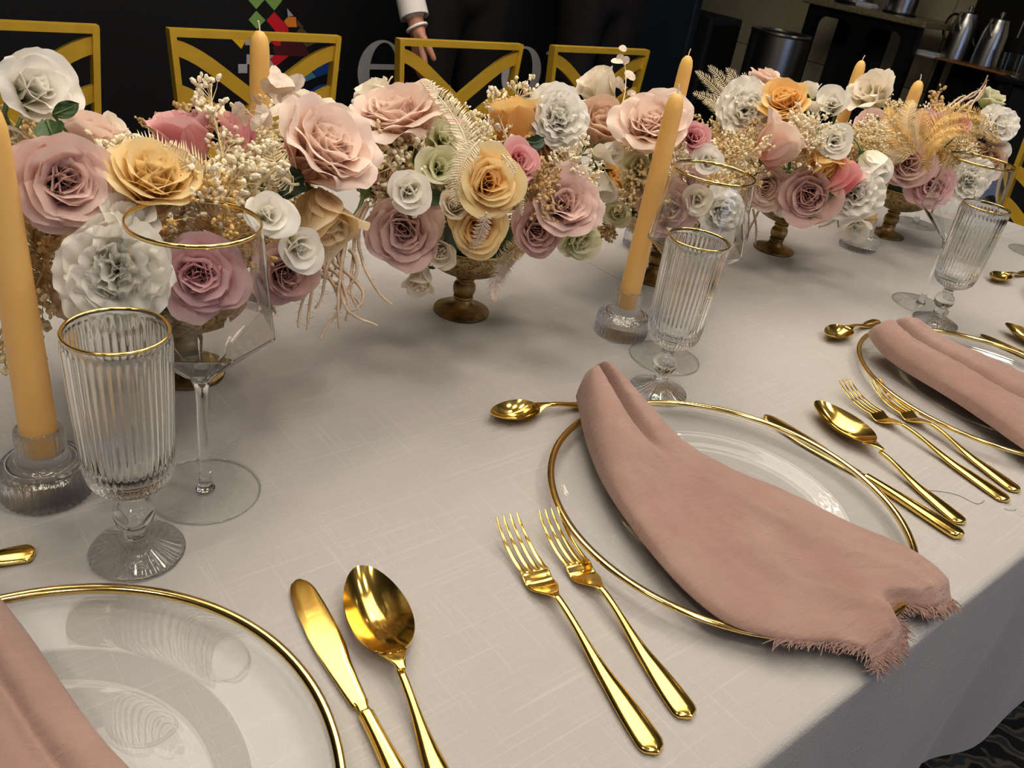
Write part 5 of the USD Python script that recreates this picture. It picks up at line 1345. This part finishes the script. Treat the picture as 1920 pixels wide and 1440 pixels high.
for i, px in enumerate(([(1740, 262), (1768, 222), (1810, 212), (1850, 228)], [(1742, 268), (1790, 235), (1840, 240), (1872, 268)], [(1738, 300), (1750, 272), (1780, 252), (1822, 258)], [(1742, 322), (1738, 298), (1748, 272), (1775, 256)])):
    fern('yellowed fern frond curling at the right end of the flowers, ' + ['top', 'second', 'third', 'hanging'][i] + ' frond', 4, px, .0220 if i < 2 else .0150, STRAW_Y, .055 + .01 * i, gap=.0020, curl=.2)
for lb, k, px, w, m in (('dark green leaf under the large tilted blush rose', 0, [(568, 330), (545, 345), (532, 378)], .012, LEAF_DARK), ('green leaf pointing right above the pale peach rose', 0, [(100, 215), (125, 205), (148, 194)], .006, LEAF),
                        ('broad green leaf below the big white lisianthus', 0, [(88, 225), (98, 250), (114, 268)], .010, LEAF), ('dark green leaf beside the ivory bud in the second arrangement', 1, [(846, 412), (850, 440), (860, 468)], .010, LEAF_DARK),
                        ('green leaf behind the open white spray rose', 1, [(795, 365), (815, 370), (838, 366)], .008, LEAF), ('dark green leaf under the large blush rose', 1, [(755, 282), (768, 295), (776, 312)], .010, LEAF_DARK),
                        ('green leaf left of the sideways blush rose', 3, [(1440, 330), (1425, 315), (1408, 300)], .014, LEAF_DARK), ('green leaf behind the mauve-pink rose of the fourth arrangement', 4, [(1650, 250), (1640, 232), (1632, 222)], .012, LEAF),
                        ('dark green leaf below the amber rose', 1, [(985, 262), (1000, 268), (1020, 258)], .008, LEAF_DARK), ('green leaf in the shade left of the middle wine glass', 2, [(1180, 385), (1190, 378), (1205, 380)], .009, LEAF)):
    leaf(lb, k, px, w, m, .03)


def roots(label, k, paths, rad, d, m=ROOT, seed=3):
    P = [[hit(k, u, v, d + dd) for u, v, dd in p] for p in paths]; o = P[0][0]
    t = thing('bleached_root_strands', label, 'dried flowers', o); rnd = np.random.default_rng(seed); hs = []
    for p in P:
        C = spl([q - o for q in p], 26); n = len(C)
        C[:, :] += meshkit.fbm(C * 40 + 7, 2, seed)[:, None] * .004 - .002
        obj('strand', tube(C, rad * np.linspace(1.15, .55, n), 7), m, t, True)
        for j in range(4, n - 1):
            for _ in range(2):
                h = unit(rnd.normal(0, 1, 3)); hs.append(tube(np.array([C[j], C[j] + h * rnd.uniform(.003, .007)]), [.0003, .00012], 3, False))
    obj('hairs', cat(hs), m, t, False, kind='stuff')


roots('pale pinkish-brown rooty strands hanging between the first and second arrangements', 0,
      [[(690, 380, 0), (668, 420, .01), (662, 480, .02), (658, 540, .03), (672, 580, .03)], [(690, 385, 0), (672, 440, .02), (676, 480, .02), (700, 530, .03), (735, 570, .03)],
       [(580, 475, .02), (600, 510, .03), (640, 540, .03), (668, 560, .03), (676, 575, .03)], [(590, 480, .02), (582, 520, .03), (566, 570, .03), (560, 612, .03)],
       [(600, 485, .02), (588, 530, .03), (580, 580, .03), (576, 616, .03)], [(565, 500, .03), (540, 555, .03), (500, 562, .03)], [(500, 556, .03), (510, 572, .03), (518, 584, .03)],
       [(610, 478, .02), (622, 530, .03), (638, 570, .03), (622, 600, .03), (602, 634, .03)], [(625, 470, .02), (640, 520, .03), (644, 570, .04), (660, 590, .04), (708, 610, .03)],
       [(650, 440, .02), (640, 500, .03), (634, 560, .04), (636, 615, .03)], [(620, 480, .02), (655, 520, .03), (680, 545, .03), (676, 572, .03), (655, 582, .03)],
       [(690, 376, 0), (655, 430, .01), (640, 476, .02), (620, 520, .02)], [(640, 470, .02), (612, 505, .03), (606, 545, .03), (592, 575, .03)], [(655, 470, .02), (668, 515, .03), (650, 545, .03), (630, 580, .03)], [(600, 500, .02), (630, 515, .03), (650, 560, .04), (648, 600, .03)], [(676, 400, 0), (650, 450, .02), (622, 480, .02), (604, 520, .03)]], .0018, .0)
roots('thin pale root strands hanging behind the middle wine glass', 3, [[(1400, 390, .02), (1404, 420, .02), (1400, 452, .02)], [(1412, 392, .02), (1418, 430, .02), (1416, 458, .02)], [(1425, 390, .02), (1408, 425, .02), (1396, 448, .02)]], .0018, .0, seed=5)
roots('brown root strands sticking up at the far right end of the flowers', 4, [[(1770, 222, 0), (1800, 190, 0), (1834, 172, 0), (1852, 142, 0)], [(1775, 215, 0), (1812, 182, 0), (1846, 168, 0)], [(1790, 215, 0), (1820, 192, 0), (1842, 176, 0), (1850, 150, 0)], [(1760, 218, 0), (1782, 195, 0), (1810, 178, 0)], [(1812, 212, 0), (1830, 186, 0), (1848, 160, 0)]], .0022, -.02, seed=6)
roots('tan strand hanging beside the right candle holder', 3, [[(1575, 385, .03), (1572, 420, .03), (1580, 455, .03)], [(1580, 388, .03), (1562, 415, .03), (1535, 424, .03)]], .0020, .0, ROOT, 8)
